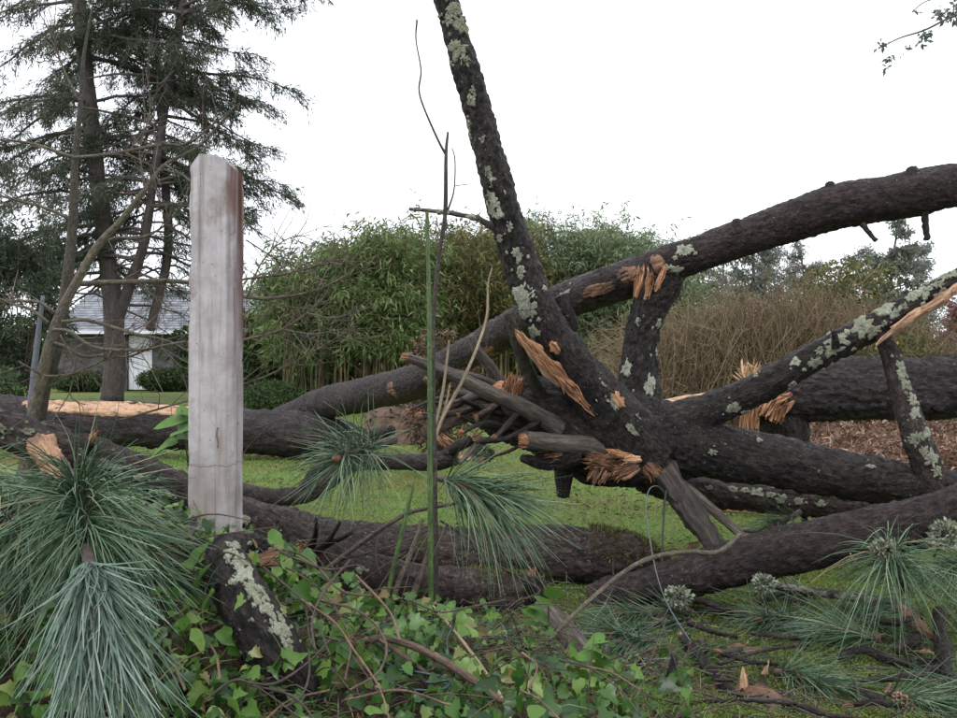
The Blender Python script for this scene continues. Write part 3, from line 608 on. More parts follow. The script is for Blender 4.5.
def far_tree(label, px, py_top, Y, h_px, seed, fol, spread=.35, nl=9, dens=1.0, trunk=.14, pine=False, name='far_tree', L=.24, w=.07, up=.9, bare=False):
    r = np.random.default_rng(seed); b = on(px, Y); H = P(px, py_top, Y)[2] - b[2]; t = thing(name, b, label, 'tree'); br = MB(); fo = MB(); tws = []
    c = np.array([b + [0, 0, -.2], b + [r.normal() * .1, 0, H * .35], b + [r.normal() * .25, 0, H * .7], b + [r.normal() * .3, 0, H]])
    V, Q, T, A, rec = tube_geo(np.column_stack([c, [trunk, trunk * .8, trunk * .5, .03]]), step=.4, astep=.1, minseg=6); mk('trunk', V, Q, T, FARB, t, A, True)
    p = rec['p']
    for k in range(int(26 * dens)):
        a = r.uniform(.3, 1); q = p[int(a * (len(p) - 1))]; az = r.uniform(0, 6.283); l = H * spread * r.uniform(.4, 1) * (1.25 - a * .75)
        d = np.array([math.cos(az), math.sin(az), up * r.uniform(.2, 1)]); e = q + d * l; m_ = (q + e) / 2 + [0, 0, -.08 * l]
        thin(br, np.array([[*q, .05], [*m_, .035], [*e, .012]]), step=.5, sides=4)
        for j in range(nl if not bare else nl * 2):
            s_ = r.uniform(.3, 1); q1 = q + (e - q) * s_; d1 = nrm(d * .6 + r.normal(size=3) * .8); l1 = l * r.uniform(.15, .4); e1 = q1 + d1 * l1
            tws.append([[*q1, .018], [*((q1 + e1) / 2), .013], [*e1, .006]])
            if not bare: leaf_blob(fo, e1, np.array([.42, .42, .26]) * (H / 9), int(16 * dens), L, w, r, .1, .2, 1, -9)
    prisms(br, np.array(tws), 3); br.build('branches', FARB, t)
    if fo.n: fo.build('foliage', fol, t)
    return t
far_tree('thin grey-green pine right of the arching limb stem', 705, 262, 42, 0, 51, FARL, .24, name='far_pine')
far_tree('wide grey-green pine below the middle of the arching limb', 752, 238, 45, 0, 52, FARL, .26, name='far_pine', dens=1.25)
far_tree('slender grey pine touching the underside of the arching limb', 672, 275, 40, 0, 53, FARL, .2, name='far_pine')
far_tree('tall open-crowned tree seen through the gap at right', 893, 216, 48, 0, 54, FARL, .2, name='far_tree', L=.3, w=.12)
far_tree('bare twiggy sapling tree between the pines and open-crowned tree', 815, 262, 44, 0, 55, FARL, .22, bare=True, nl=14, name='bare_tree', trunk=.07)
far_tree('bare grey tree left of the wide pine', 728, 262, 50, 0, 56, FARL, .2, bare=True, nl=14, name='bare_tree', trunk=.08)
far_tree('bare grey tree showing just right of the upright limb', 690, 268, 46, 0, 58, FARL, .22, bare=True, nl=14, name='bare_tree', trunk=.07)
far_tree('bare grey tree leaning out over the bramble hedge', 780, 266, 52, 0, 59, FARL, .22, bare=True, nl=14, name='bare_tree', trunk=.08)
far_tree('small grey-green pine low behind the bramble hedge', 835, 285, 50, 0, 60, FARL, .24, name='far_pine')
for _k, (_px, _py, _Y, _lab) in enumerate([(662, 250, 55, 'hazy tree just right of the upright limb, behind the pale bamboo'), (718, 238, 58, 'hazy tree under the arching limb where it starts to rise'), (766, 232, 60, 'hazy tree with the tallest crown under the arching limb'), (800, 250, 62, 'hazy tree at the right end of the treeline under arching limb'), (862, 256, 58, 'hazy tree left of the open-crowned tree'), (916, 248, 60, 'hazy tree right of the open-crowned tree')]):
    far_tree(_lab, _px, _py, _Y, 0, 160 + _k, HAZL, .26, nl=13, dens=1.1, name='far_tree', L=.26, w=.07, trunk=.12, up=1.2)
far_tree('dusky pink-leaved tree at the right frame edge', 968, 292, 26, 0, 57, PINKL, .35, name='pink_tree', L=.16, w=.09, dens=1.2)

def overhang():
    Y = 16.0; b = on(1250, Y); t = thing('overhanging_tree', b, 'leafy twigs of a tree reaching in at the top right corner', 'tree'); r = np.random.default_rng(61)
    tube('trunk', np.array([[*b, .22], [*P(1240, 150, Y), .18], [*P(1225, -60, Y), .14], [*P(1200, -260, Y), .05]]), FARB, t, step=.2, astep=.08)
    br = MB(); fo = MB(); rows = [[(1228, -30, 12), (1120, 0, 8), (1020, -5, 4), (957, 15, 2.5), (925, 30, 2), (900, 38, 1.5), (880, 48, 1)], [(1020, -5, 4), (975, -5, 2), (930, 0, 1.2), (912, 12, 1)], [(1235, 60, 10), (1120, 70, 6), (1020, 30, 3), (955, 12, 1.5)]]
    for q in rows: thin(br, pxc(q, Y), step=.1, sides=5)
    for (px, py, n, s) in [(882, 45, 26, .10), (890, 58, 16, .07), (886, 68, 12, .05), (925, 34, 34, .12), (922, 42, 16, .08), (942, 12, 60, .16), (952, 20, 40, .14), (917, 12, 10, .05), (905, 50, 10, .12), (960, 5, 50, .16), (985, 5, 70, .3), (1030, 0, 90, .4), (1100, 20, 120, .5), (1060, 50, 90, .4), (1180, -60, 150, .8), (1150, 60, 120, .6), (1220, -150, 160, .9)]:
        leaf_blob(fo, P(px, py, Y + r.uniform(-.3, .3)), (s, s, s * .7), n, .10, .05, r, .05, .2, 1, -9)
    br.build('branches', FARB, t, True); fo.build('foliage', FARL, t)
overhang()

# ------------------------------------------------------------------ bare sapling, left
def sapling():
    Y = 5.5; t = thing('bare_sapling', on(25, Y), 'leafless multi-stemmed sapling left of the concrete post', 'sapling'); r = np.random.default_rng(9)
    R = []
    R.append(tube('stem', pxc([(14, 530, 13), (30, 430, 12), (40, 385, 11.5), (50, 345, 11), (62, 310, 10), (75, 285, 9), (97, 247, 8), (120, 222, 6.5), (145, 190, 5.5), (165, 165, 4), (200, 145, 3), (236, 105, 2)], Y), SAPL, t, step=.03, astep=.012, lump=.08))
    R.append(tube('stem', pxc([(30, 530, 14), (42, 400, 13), (56, 350, 12), (66, 290, 11), (73, 220, 9), (75, 160, 7), (80, 110, 5), (84, 55, 3.5), (92, 10, 2)], Y + .12), SAPD, t, step=.03, astep=.012, lump=.08))
    rows = [[(72, 284, 5.5), (127, 282, 5), (184, 282, 4.5), (247, 297, 4), (284, 297, 3.2), (320, 289, 2.5), (352, 272, 1.5)],
            [(62, 322, 4), (85, 320, 4), (105, 325, 3.8), (139, 335, 3.5), (167, 341, 3), (190, 352, 2)], [(54, 330, 4), (69, 331, 4), (85, 343, 3.6), (103, 349, 3.4), (139, 350, 3.2), (167, 345, 3), (187, 342, 2.4), (215, 345, 1.5)],
            [(53, 343, 4), (67, 347, 3.6), (83, 357, 3.3), (103, 355, 3), (127, 357, 2.6), (147, 349, 2), (160, 340, 1.4)], [(44, 376, 2.5), (67, 375, 2.5), (89, 367, 2.4), (107, 357, 2.2), (125, 340, 1.4)], [(40, 374, 2.4), (18, 361, 1.5)],
            [(54, 313, 4), (38, 302, 3.4), (0, 301, 3), (-40, 296, 2)], [(48, 323, 4), (32, 310, 3.4), (10, 303, 2.6), (-20, 290, 1.5)], [(74, 158, 4), (33, 144, 3), (0, 140, 2.4), (-40, 138, 1.5)],
            [(76, 158, 4), (110, 154, 3.4), (160, 145, 3), (187, 144, 2.6), (214, 124, 2), (240, 103, 1.2)], [(97, 247, 4), (115, 238, 3), (140, 238, 2.6), (165, 225, 2), (185, 200, 1.4)], [(73, 220, 4), (45, 208, 3), (15, 200, 2.4), (-20, 190, 1.5)],
            [(184, 282, 3), (215, 285, 2.6), (246, 279, 2.4), (273, 276, 2.4), (298, 271, 2), (336, 260, 1.2)], [(187, 350, 2.6), (220, 345, 2.8), (251, 338, 2.8), (273, 333, 2.6), (287, 327, 2.6), (307, 313, 2.4), (325, 296, 2), (334, 276, 1.4)],
            [(307, 313, 2), (334, 318, 1.6), (358, 311, 1)], [(285, 330, 2), (314, 334, 1.8), (343, 329, 1.2)], [(120, 420, 2.4), (190, 400, 2.2), (256, 380, 2.2), (285, 367, 2), (318, 349, 1.8), (340, 336, 1.5), (358, 326, 1.2)],
            [(78, 100, 2.6), (60, 60, 1.8), (50, 20, 1.2)], [(145, 190, 2.6), (140, 150, 2), (150, 110, 1.4), (146, 70, 1)], [(165, 165, 2.4), (190, 180, 1.8), (230, 210, 1.5), (262, 235, 1)], [(246, 240, 1.8), (275, 258, 1.5), (300, 268, 1)], [(60, 335, 2), (75, 365, 1.6), (70, 395, 1.3), (85, 405, 1)], [(247, 297, 2), (262, 262, 1.5), (285, 240, 1.2), (310, 235, .8)]]
    tw = MB(); ts = []
    for q in rows:
        C = pxc(q, Y + r.uniform(-.25, .35)); b = tube('branch', C, SAPL if r.random() < .6 else TWIG, t, step=.04, astep=.006, lump=.12, minseg=6)
        p, rr = b['p'], b['r']
        for k in range(int(b['s'][-1] * 24)):
            i0 = int(r.uniform(.15, 1) * (len(p) - 1)); d = nrm(b['T'][i0] * .8 + rdir(1, r)[0] * .9 + [0, 0, .1]); l = r.uniform(.08, .46)
            m = p[i0] + d * l * .5 + r.normal(size=3) * .02; e = p[i0] + d * l + [0, 0, .25 * l * r.uniform(-.3, 1)]
            ts.append([[*p[i0], min(.0035, rr[i0])], [*m, .0024], [*e, .0014]])
            for f_ in range(r.integers(0, 3)): d2 = nrm(d + rdir(1, r)[0] * .8); l2 = l * r.uniform(.3, .7); ts.append([[*m, .0018], [*(m + d2 * l2 * .5 + r.normal(size=3) * .01), .0014], [*(m + d2 * l2 + [0, 0, .1 * l2]), .001]])
    prisms(tw, np.array(ts), 4); tagit(tw.build('twigs', TWIG, t, True), kind='stuff')
sapling()
g = thing('dead_stake', on(30, 6.3), 'thin blue-grey dead stem leaning beside the sapling', 'stem')
tube('stem', pxc([(24, 520, 7), (30, 415, 6.5), (37, 345, 5.5), (43, 296, 3.5)], 6.3), plain('blue_grey_bark', (.10, .11, .13), .7, .3), g, step=.04, astep=.01)

# ------------------------------------------------------------------ concrete post
def concrete_mat():
    m, nt, N, L, b = newmat('weathered_concrete'); o = coords(nt, 'Object'); st = coords(nt, 'Object', (1, 1, .06))
    c = ramp(nt, noise(nt, o, 16, 6, .65), [(.28, (.29, .265, .26)), (.5, (.40, .375, .375)), (.72, (.50, .48, .49))])
    c = mixc(nt, thresh(nt, noise(nt, st, 55, 4, .6), .50, .70), c, (.235, .20, .175))          # runs of dirt
    sx = N.new('ShaderNodeSeparateXYZ'); L.new(o, sx.inputs[0])
    bl = noise(nt, coords(nt, 'Object', (1, 1, .7)), 9, 5, .6); c = mixc(nt, thresh(nt, bl, .56, .70), c, (.22, .175, .145))
    ed = thresh(nt, sx.outputs['X'], .034, .047); ad = N.new('ShaderNodeMath'); ad.operation = 'MULTIPLY'; L.new(ed, ad.inputs[0]); L.new(thresh(nt, noise(nt, st, 30, 3), .30, .55), ad.inputs[1])
    zt = thresh(nt, sx.outputs['Z'], .75, 1.1); a2 = N.new('ShaderNodeMath'); a2.operation = 'MULTIPLY'; L.new(ad.outputs[0], a2.inputs[0]); L.new(zt, a2.inputs[1])
    c = mixc(nt, a2.outputs[0], c, (.115, .052, .04))                                            # rust-brown algae on the weather edge
    c = mixc(nt, thresh(nt, noise(nt, o, 150, 2, .5), .70, .76), c, (.10, .09, .085))            # pits
    def mth(op, a, v=None, w=None):
        q = N.new('ShaderNodeMath'); q.operation = op
        for k_, z_ in enumerate((a, v, w)):
            if z_ is None: continue
            if isinstance(z_, (int, float)): q.inputs[k_].default_value = z_
            else: L.new(z_, q.inputs[k_])
        return q.outputs[0]
    wob = mth('MULTIPLY', noise(nt, o, 25, 4), .022)
    hair = mth('LESS_THAN', mth('ABSOLUTE', mth('SUBTRACT', mth('SUBTRACT', sx.outputs['Z'], .748), wob)), .0013)          # hairline crack across the post
    gash = mth('MULTIPLY', mth('LESS_THAN', mth('ABSOLUTE', mth('SUBTRACT', mth('SUBTRACT', sx.outputs['X'], .004), wob)), .0022), mth('LESS_THAN', mth('ABSOLUTE', mth('SUBTRACT', sx.outputs['Z'], .822)), .024))
    c = mixc(nt, mth('MULTIPLY', hair, .7), c, (.12, .10, .09)); c = mixc(nt, mth('MULTIPLY', gash, .8), c, (.07, .06, .055))
    c = mixc(nt, mth('MULTIPLY', thresh(nt, noise(nt, o, 5, 4, .6), .42, .62), thresh(nt, sx.outputs['Z'], .95, .55)), c, (.24, .205, .175))  # soil splash low down
    L.new(c, b.inputs['Base Color']); b.inputs['Roughness'].default_value = .85; b.inputs['Specular IOR Level'].default_value = .25
    nb = bump(nt, noise(nt, o, 120, 5, .7), .35, .003, b); bump(nt, noise(nt, st, 60, 3), .25, .003, b, nb); return m
def post():
    Y = 2.1; xc = (P(187, 0, Y)[0] + P(233, 0, Y)[0]) / 2; ztop = P(0, 151, Y)[2]
    cs = np.array([(-.0515, .016), (-.024, .001), (-.021, .0035), (.013, .0035), (.016, .0005), (.036, .004), (.0405, .010), (.0515, .018), (.0515, .040), (.040, .046), (.040, .072), (.0515, .078), (.0515, .100), (.045, .106), (-.045, .106), (-.0515, .100), (-.0515, .078), (-.040, .072), (-.040, .046), (-.0515, .040)])
    m = len(cs); zs = np.concatenate([np.linspace(0, ztop - .06, 110), ztop - .06 + np.array([.02, .04, .06])]); z0 = gz(xc, Y) - .35
    V = []
    for k, z in enumerate(zs):
        for (x, y) in cs:
            lim = ztop - 1.15 * max(0, abs(x + .003) - .026) - .15 * abs(y - .05); zz = min(z0 + (z / ztop) * (ztop - z0) if False else z + 0.0, lim)
            V.append([xc + x + .004 * (1.47 - zz) * -1, Y + y, zz])
    V = np.array(V); V[:, :2] += (.0006 * fbm(V * [12, 12, 9], 3))[:, None]; _cx = V[:, 0] - xc; _ed = np.clip((np.abs(_cx) - .038) / .012, 0, 1) * np.clip(fbm(V * [20, 20, 22], 17, 3) - .12, 0, 1); V[:, 0] -= np.sign(_cx) * _ed * .014; V[:, 2] += .004 * fbm(V * 30, 8) * (V[:, 2] > ztop - .08)
    n = len(zs); i = np.arange(n - 1)[:, None] * m; j = np.arange(m)[None]; j2 = (j + 1) % m
    Q = np.stack([i + j, i + j2, i + m + j2, i + m + j], -1).reshape(-1, 4); c = len(V); V = np.vstack([V, [xc, Y + .05, ztop + .002]]); b0 = (n - 1) * m
    T = [[b0 + a, b0 + (a + 1) % m, c] for a in range(m)]
    o = mk('concrete_post', V, Q, T, concrete_mat(), None, None, False, origin=(xc, Y, 0.0))
    tagit(o, 'weathered grey concrete fence post with clipped top standing in the ivy', 'post')
post()

# ------------------------------------------------------------------ the big fallen pine
BK = dict(step=.011, astep=.011, plate=.007, pscale=.030, stretch=.55, lump=.10)
tree = thing('fallen_pine_tree', (.6, 4.3, 0), 'large dark fallen pine with a leaning stem and a long arching limb', 'fallen tree')
hub = tube('trunk', pxc([(705, 440, 4.32, 66), (655, 441, 4.32, 84), (610, 436, 4.3, 92), (570, 424, 4.3, 84), (535, 414, 4.32, 78), (508, 409, 4.4, 70), (486, 404, 4.5, 56), (466, 398, 4.6, 38)]), BARK, tree, seed=1, **{**BK, 'plate': .010, 'lump': .30})
arch = tube('arching_limb', pxc([(262, 430, 10.6, 28), (290, 418, 10.2, 30), (320, 405, 9.5, 32), (365, 394, 8.4, 33), (415, 382, 7.3, 34), (450, 364, 6.6, 33), (490, 340, 5.9, 33), (530, 318, 5.3, 34), (575, 297, 4.8, 37), (620, 282, 4.55, 38), (660, 267, 4.42, 37), (700, 253, 4.35, 36), (740, 239, 4.3, 38), (790, 221, 4.22, 42), (830, 208, 4.15, 47), (880, 200, 4.08, 44), (918, 193, 4.0, 47), (960, 185, 3.92, 43), (1060, 182, 3.8, 40), (1180, 195, 3.7, 36), (1300, 230, 3.6, 32)]), BARKR, tree, seed=2, **{**BK, 'plate': .0045, 'pscale': .022, 'lump': .12})
lean = tube('leaning_stem', pxc([(645, 455, 4.22, 74), (618, 424, 4.15, 60), (590, 388, 4.1, 50), (562, 350, 4.05, 42), (542, 316, 4.02, 38), (525, 278, 4.0, 36), (509, 226, 3.97, 33), (495, 175, 3.94, 31), (479, 115, 3.92, 29), (462, 55, 3.9, 27), (447, 2, 3.88, 25), (432, -50, 3.86, 24), (415, -115, 3.84, 20)]), BARK, tree, seed=3, **{**BK, 'plate': .006, 'lump': .14})
vert = tube('upright_limb', pxc([(632, 455, 4.42, 66), (637, 415, 4.42, 50), (638, 375, 4.42, 39), (642, 335, 4.42, 33), (651, 305, 4.42, 37), (663, 280, 4.42, 42), (674, 264, 4.4, 32)]), BARK, tree, seed=4, **{**BK, 'plate': .006, 'lump': .16})
low = tube('drooping_limb', pxc([(628, 428, 4.3, 70), (670, 438, 4.3, 66), (720, 451, 4.26, 57), (780, 462, 4.18, 52), (830, 472, 4.1, 50), (880, 481, 4.05, 44), (930, 488, 3.98, 38), (1000, 495, 3.9, 36), (1100, 508, 3.8, 32), (1220, 530, 3.7, 26)]), BARK, tree, seed=5, **{**BK, 'plate': .007, 'lump': .12})
lich = tube('lichen_limb', pxc([(655, 434, 4.28, 52), (700, 413, 4.25, 38), (742, 396, 4.2, 33), (790, 371, 4.12, 31), (835, 346, 4.05, 29), (878, 324, 3.98, 28), (915, 303, 3.9, 24), (957, 279, 3.82, 20), (1010, 248, 3.75, 17), (1090, 200, 3.65, 12)]), BARK, tree, seed=6, **{**BK, 'plate': .004, 'pscale': .022, 'lump': .13})
hang = tube('hanging_branch', pxc([(876, 322, 3.96, 16), (888, 348, 3.95, 18), (899, 385, 3.95, 22), (912, 425, 3.94, 26), (926, 462, 3.94, 29), (934, 490, 3.94, 30)]), BARKM, tree, seed=7, **{**BK, 'plate': .003, 'pscale': .02})
back = tube('back_limb', pxc([(600, 440, 4.5, 40), (660, 482, 4.62, 32), (730, 494, 4.7, 30), (800, 500, 4.75, 30), (880, 510, 4.85, 28), (960, 520, 4.95, 24)]), BARKM, tree, seed=8, **BK)
brace = tube('brace_branch', pxc([(655, 458, 4.2, 30), (672, 482, 4.1, 28), (695, 516, 4.02, 25), (716, 548, 3.93, 22), (728, 572, 3.87, 18)]), GREYD, tree, seed=9, step=.008, astep=.008, lump=.35, plate=.007, pscale=.03, stretch=.08)
stub1 = tube('broken_stub', pxc([(640, 452, 4.16, 24), (590, 446, 4.1, 21), (555, 443, 4.02, 19), (525, 440, 3.95, 18)]), GREYW, tree, seed=10, step=.01, astep=.008, lump=.12)
mk_sp = lambda name, px, py, Y, d, n, L, w, sp, mat, parent, seed, base=.02: splinters(P(px, py, Y), d, n, L, w, sp, seed, base).build(name, mat, parent)
fibres(P(525, 441, 3.95), (-1, -.15, .05), (0, 0, 1), 70, .045, .0025, .035, .03, .18, 1).build('splinters', WOOD, stub1['o'])
grey1 = tube('broken_branch', pxc([(560, 428, 4.15, 20), (525, 408, 4.08, 16), (490, 393, 4.0, 15), (455, 376, 3.93, 13), (425, 364, 3.87, 11), (406, 357, 3.84, 10)]), GREYW, tree, seed=11, step=.01, astep=.006, lump=.12)
fibres(P(406, 357, 3.84), (-1, -.1, .2), (0, 0, 1), 45, .035, .002, .018, .016, .15, 2).build('splinters', WOOD, grey1['o'])
g2 = tube('broken_branch', pxc([(545, 400, 4.2, 12), (530, 375, 4.1, 13), (518, 345, 4.0, 12), (508, 312, 3.92, 11)]), SAPD, tree, seed=12, step=.01, astep=.006, lump=.15)
g3 = tube('broken_branch', pxc([(505, 398, 4.4, 13), (493, 372, 4.35, 12), (478, 352, 4.3, 10), (471, 336, 4.28, 8)]), GREYW, tree, seed=13, step=.01, astep=.006, lump=.15)
g4 = tube('broken_branch', pxc([(520, 420, 4.35, 22), (480, 412, 4.2, 18), (450, 420, 4.1, 16), (425, 434, 4.02, 15)]), TWIG, tree, seed=14, step=.01, astep=.006, lump=.2)
g5 = tube('broken_branch', pxc([(515, 402, 4.4, 14), (480, 396, 4.25, 9), (455, 393, 4.15, 6)]), GREYW, tree, seed=15, step=.01, astep=.006, lump=.2)
g6 = tube('broken_branch', pxc([(566, 455, 4.2, 24), (564, 475, 4.18, 19), (563, 497, 4.16, 13)]), BARK, tree, seed=16, step=.01, astep=.008, lump=.2)
g7 = tube('broken_branch', pxc([(575, 452, 4.1, 30), (545, 462, 4.05, 18), (522, 458, 4.0, 8)]), BARK, tree, seed=17, step=.01, astep=.008, lump=.3)
prop_ = tube('thin_branch', pxc([(680, 482, 4.25, 11), (705, 503, 4.15, 10), (730, 525, 4.05, 9), (752, 545, 3.96, 7)]), GREYW, tree, seed=18, step=.012, astep=.006, lump=.1)
knob = tube('knot', pxc([(676, 462, 4.25, 14), (664, 451, 4.16, 16), (654, 444, 4.08, 13)]), GREYW, tree, seed=19, step=.006, astep=.005, lump=.3, plate=.003, pscale=.02)
twig1 = tube('lichen_twig', pxc([(500, 232, 3.97, 7), (478, 219, 3.9, 6), (455, 214, 3.86, 5), (432, 211, 3.82, 4), (409, 209, 3.8, 3)]), GREYW, tree, seed=20, step=.012, astep=.004, lump=.35)
# knots and snapped pegs on the arching limb
for (a, b, c_, d_, ma) in [((833, 200, 4.13), (829, 182, 4.12), 30, 7, BARKR), ((914, 184, 3.98), (911, 167, 3.97), 32, 8, BARKR), ((738, 232, 4.27), (736, 219, 4.26), 24, 6, BARKR), ((862, 224, 4.02), (876, 241, 3.98), 5, 4, BARK), ((925, 212, 3.95), (927, 240, 3.93), 6, 5, BARK), ((560, 296, 4.45), (575, 330, 4.45), 16, 13, BARK), ((836, 348, 3.98), (834, 330, 3.96), 8, 5, BARK)]:
    tube('snapped_peg', np.array([[*P(*a), c_ / 2 / F * a[2]], [*P((a[0] + b[0]) / 2, (a[1] + b[1]) / 2, (a[2] + b[2]) / 2), (c_ + d_) / 4 / F * a[2]], [*P(*b), d_ / 2 / F * b[2]]]), ma, tree, step=.008, astep=.006, lump=.25, plate=.003, pscale=.02)
mk_sp('splinters', 914, 172, 3.97, (0, 0, 1), 8, .03, .003, .6, WOODB, arch['o'], 3, .015)
# torn wood
def scar(rec, px, py, a, b, mat, seed, ridge=.008, lift=.009, jag=.42, name='torn_wood', sharp=.10): return patch(rec, px, py, a, b, mat, name, tree, lift=lift, seed=seed, jag=jag, ridge=ridge, rings=7, segs=44, rim=-.008, sharp=sharp)
def sliver(rows, width, mat, seed, name='torn_strip', thick=.012):
    """a long torn strip of wood with a ragged edge, standing off the limb"""
    C = pxc(rows); q, s = spline(C, .012); p = q[:, :3]; w = q[:, 3]; T, N_, B_ = frames(p); view = nrm(p); sd = nrm(np.cross(T, view)); rs = np.random.default_rng(seed); nseg = 5
    V = []; 
    for k in range(len(p)):
        for e in range(nseg):
            t = e / (nseg - 1) * 2 - 1; jag = (1 + .35 * float(vnoise(np.array([k * .35, e * 9., seed]))) if abs(t) == 1 else 1)
            V.append(p[k] + sd[k] * w[k] * t * jag - view[k] * (thick * (1 - t * t) + .003 * float(vnoise(np.array([e * 7., k * .15, seed])))))
    V = np.array(V); V2 = V + np.repeat(view, nseg, 0) * thick; n = len(p); Q = []
    for k in range(n - 1):
        for e in range(nseg - 1): a = k * nseg + e; Q.append([a, a + 1, a + nseg + 1, a + nseg]); Q.append([a + n * nseg, a + n * nseg + nseg, a + n * nseg + nseg + 1, a + n * nseg + 1])
        for e in (0, nseg - 1): a = k * nseg + e; Q.append([a, a + nseg, a + nseg + n * nseg, a + n * nseg])
    VV = np.vstack([V, V2]); A = np.column_stack([np.tile(np.linspace(0, .1, nseg), 2 * n), np.zeros(2 * n * nseg), np.tile(np.repeat(s, nseg), 2)])
    return mk(name, VV, Q, None, mat, tree, A, False)
sliver([(514, 328, 3.94, 1), (521, 338, 3.94, 7), (533, 349, 3.95, 12), (548, 364, 3.96, 14), (562, 379, 3.98, 13), (576, 394, 4.01, 9), (588, 404, 4.04, 2)], 1, WOOD, 5)
sliver([(517, 334, 3.92, 1), (530, 352, 3.94, 5), (546, 372, 3.96, 7), (560, 386, 3.98, 3)], 1, WOODP, 6)
scar(lean, 553, 344, 8, 5, WOOD, 31); scar(lean, 613, 394, 9, 5, WOOD, 32); 
scar(arch, 606, 287, 17, 7, WOODB, 33); scar(arch, 662, 262, 8, 9, WOODB, 34); scar(arch, 634, 272, 12, 9, WOODB, 35); scar(arch, 575, 302, 12, 8, WOODB, 47)
scar(arch, 500, 346, 18, 8, WOODB, 36); scar(arch, 470, 368, 16, 9, WOODB, 37); scar(arch, 408, 386, 16, 9, WOODB, 38); scar(arch, 443, 374, 13, 7, WOODB, 48)
for (px, py, d_) in [(638, 286, (.2, -.05, 1)), (648, 288, (.1, -.05, 1)), (659, 281, (.35, -.05, 1))]: fibres(P(px, py, 4.27), d_, (1, 0, 0), 16, .15, .0032, .012, .008, .10, int(px), .006).build('splinters', WOOD, tree)
for (px, py, Yy, n_, eu) in [(526, 343, 3.92, 22, .018), (540, 357, 3.93, 34, .026), (555, 372, 3.95, 34, .026), (570, 387, 3.98, 26, .020), (583, 400, 4.02, 14, .012)]:
    fibres(P(px, py, Yy), (.62, .08, -.70), (1, 0, .9), n_, .15, .0026, eu, .01, .05, int(px), .008).build('torn_strip', WOOD, tree)
for (px, py, Yy) in [(905, 322, 3.84), (935, 303, 3.79), (965, 285, 3.74)]: fibres(P(px, py, Yy), (.8, -.1, .5), (0, 0, 1), 30, .16, .003, .014, .01, .05, int(px), .008).build('torn_strip', SAPW, tree)
for (px, py, Yy) in [(606, 288, 4.47), (634, 277, 4.40), (498, 343, 5.7), (470, 360, 6.15), (408, 383, 7.4)]: fibres(P(px, py, Yy), (1, -.1, .4), (0, 0, 1), 34, .07 * Yy / 4.4, .0024 * Yy / 4.4, .02 * Yy / 4.4, .04 * Yy / 4.4, .10, int(px), .004).build('splinters', WOODB, tree)
# snapped twigs and debris left of the junction
_r = np.random.default_rng(404)
for k in range(16):
    a = (_r.uniform(470, 560), _r.uniform(388, 440)); Y0 = 4.35 - .25 * _r.random(); b = (a[0] - _r.uniform(25, 85), a[1] + _r.uniform(-32, 30)); w_ = _r.uniform(4, 10)
    q = tube('snapped_twig', pxc([(a[0], a[1], Y0, w_), ((a[0] + b[0]) / 2, (a[1] + b[1]) / 2 + _r.uniform(-8, 8), Y0 - .12, w_ * .8), (b[0], b[1], Y0 - .25, w_ * .55)]), [GREYW, TWIG, BARK, GREYD][k % 4], tree, step=.012, astep=.006, lump=.3, minseg=6, seed=k)
    if k % 2: fibres(P(b[0], b[1], Y0 - .25), (b[0] - a[0], -10, a[1] - b[1]), (0, 0, 1), 14, .03, .0018, w_ / 2 / F * 4, w_ / 2 / F * 4, .2, k).build('splinters', WOOD, tree)
# splintered break on top of the trunk and the big torn socket below
fibres(P(513, 388, 4.2), (.15, -.15, 1), (1, .2, 0), 60, .10, .0035, .05, .02, .22, 51).build('torn_knot', WOOD, tree)
scar(hub, 514, 392, 13, 8, WOOD, 52, .008, .012)
scar(hub, 618, 466, 38, 15, WOODB, 53, .014, .022, .5); scar(hub, 642, 470, 24, 12, WOODB, 54, .014, .026, .5)
for (px, py, Yy, d_, n_, L_, w_, eu, ev, m_, sd_) in [(604, 462, 4.03, (-1, -.1, .12), 90, .16, .0045, .055, .03, WOODB, 1), (626, 468, 4.0, (-.9, -.2, -.35), 110, .14, .005, .075, .035, WOODB, 2), (650, 470, 4.0, (.6, -.3, -.6), 70, .09, .0045, .045, .03, WOODB, 3), (622, 455, 3.98, (-1, -.1, .25), 26, .13, .006, .03, .012, WOOD, 4), (600, 474, 3.99, (-.6, -.4, -.8), 40, .10, .004, .05, .015, WOODB, 5), (634, 460, 3.96, (-.8, -.2, .1), 12, .10, .007, .02, .012, SAPW, 6)]:
    fibres(P(px, py, Yy), d_, (.2, 0, 1), n_, L_ * .85, w_ * .8, ev, eu, .26, 150 + sd_, .03).build('torn_wood', m_, tree)
fibres(P(556, 456, 4.03), (-1, -.2, -.2), (0, 0, 1), 24, .08, .003, .02, .02, .2, 59).build('splinters', WOODB, tree)
# lichen
lichens(lean, [(456, 12, 8, 9), (462, 28, 9, 8), (449, 22, 6, 6), (458, 52, 10, 11), (466, 62, 8, 6), (474, 94, 5, 3), (472, 104, 6, 4), (470, 128, 6, 4), (488, 172, 6, 4), (491, 184, 8, 6), (490, 196, 6, 4), (492, 208, 12, 12), (489, 222, 4, 3), (510, 228, 4, 3), (517, 254, 7, 5), (520, 270, 5, 5), (524, 298, 14, 13), (530, 308, 8, 8), (522, 314, 6, 5), (532, 330, 6, 7), (455, 140, 4, 3), (500, 238, 4, 4), (483, 142, 4, 3)], LICH, tree, 100)
lichens(vert, [(627, 368, 9, 7), (649, 386, 10, 7), (658, 324, 5, 3), (638, 322, 4, 3), (660, 352, 6, 3)], LICH, tree, 200)
lichens(lean, [(606, 394, 9, 4), (624, 420, 8, 3), (600, 378, 4, 3)], LICH, tree, 230)
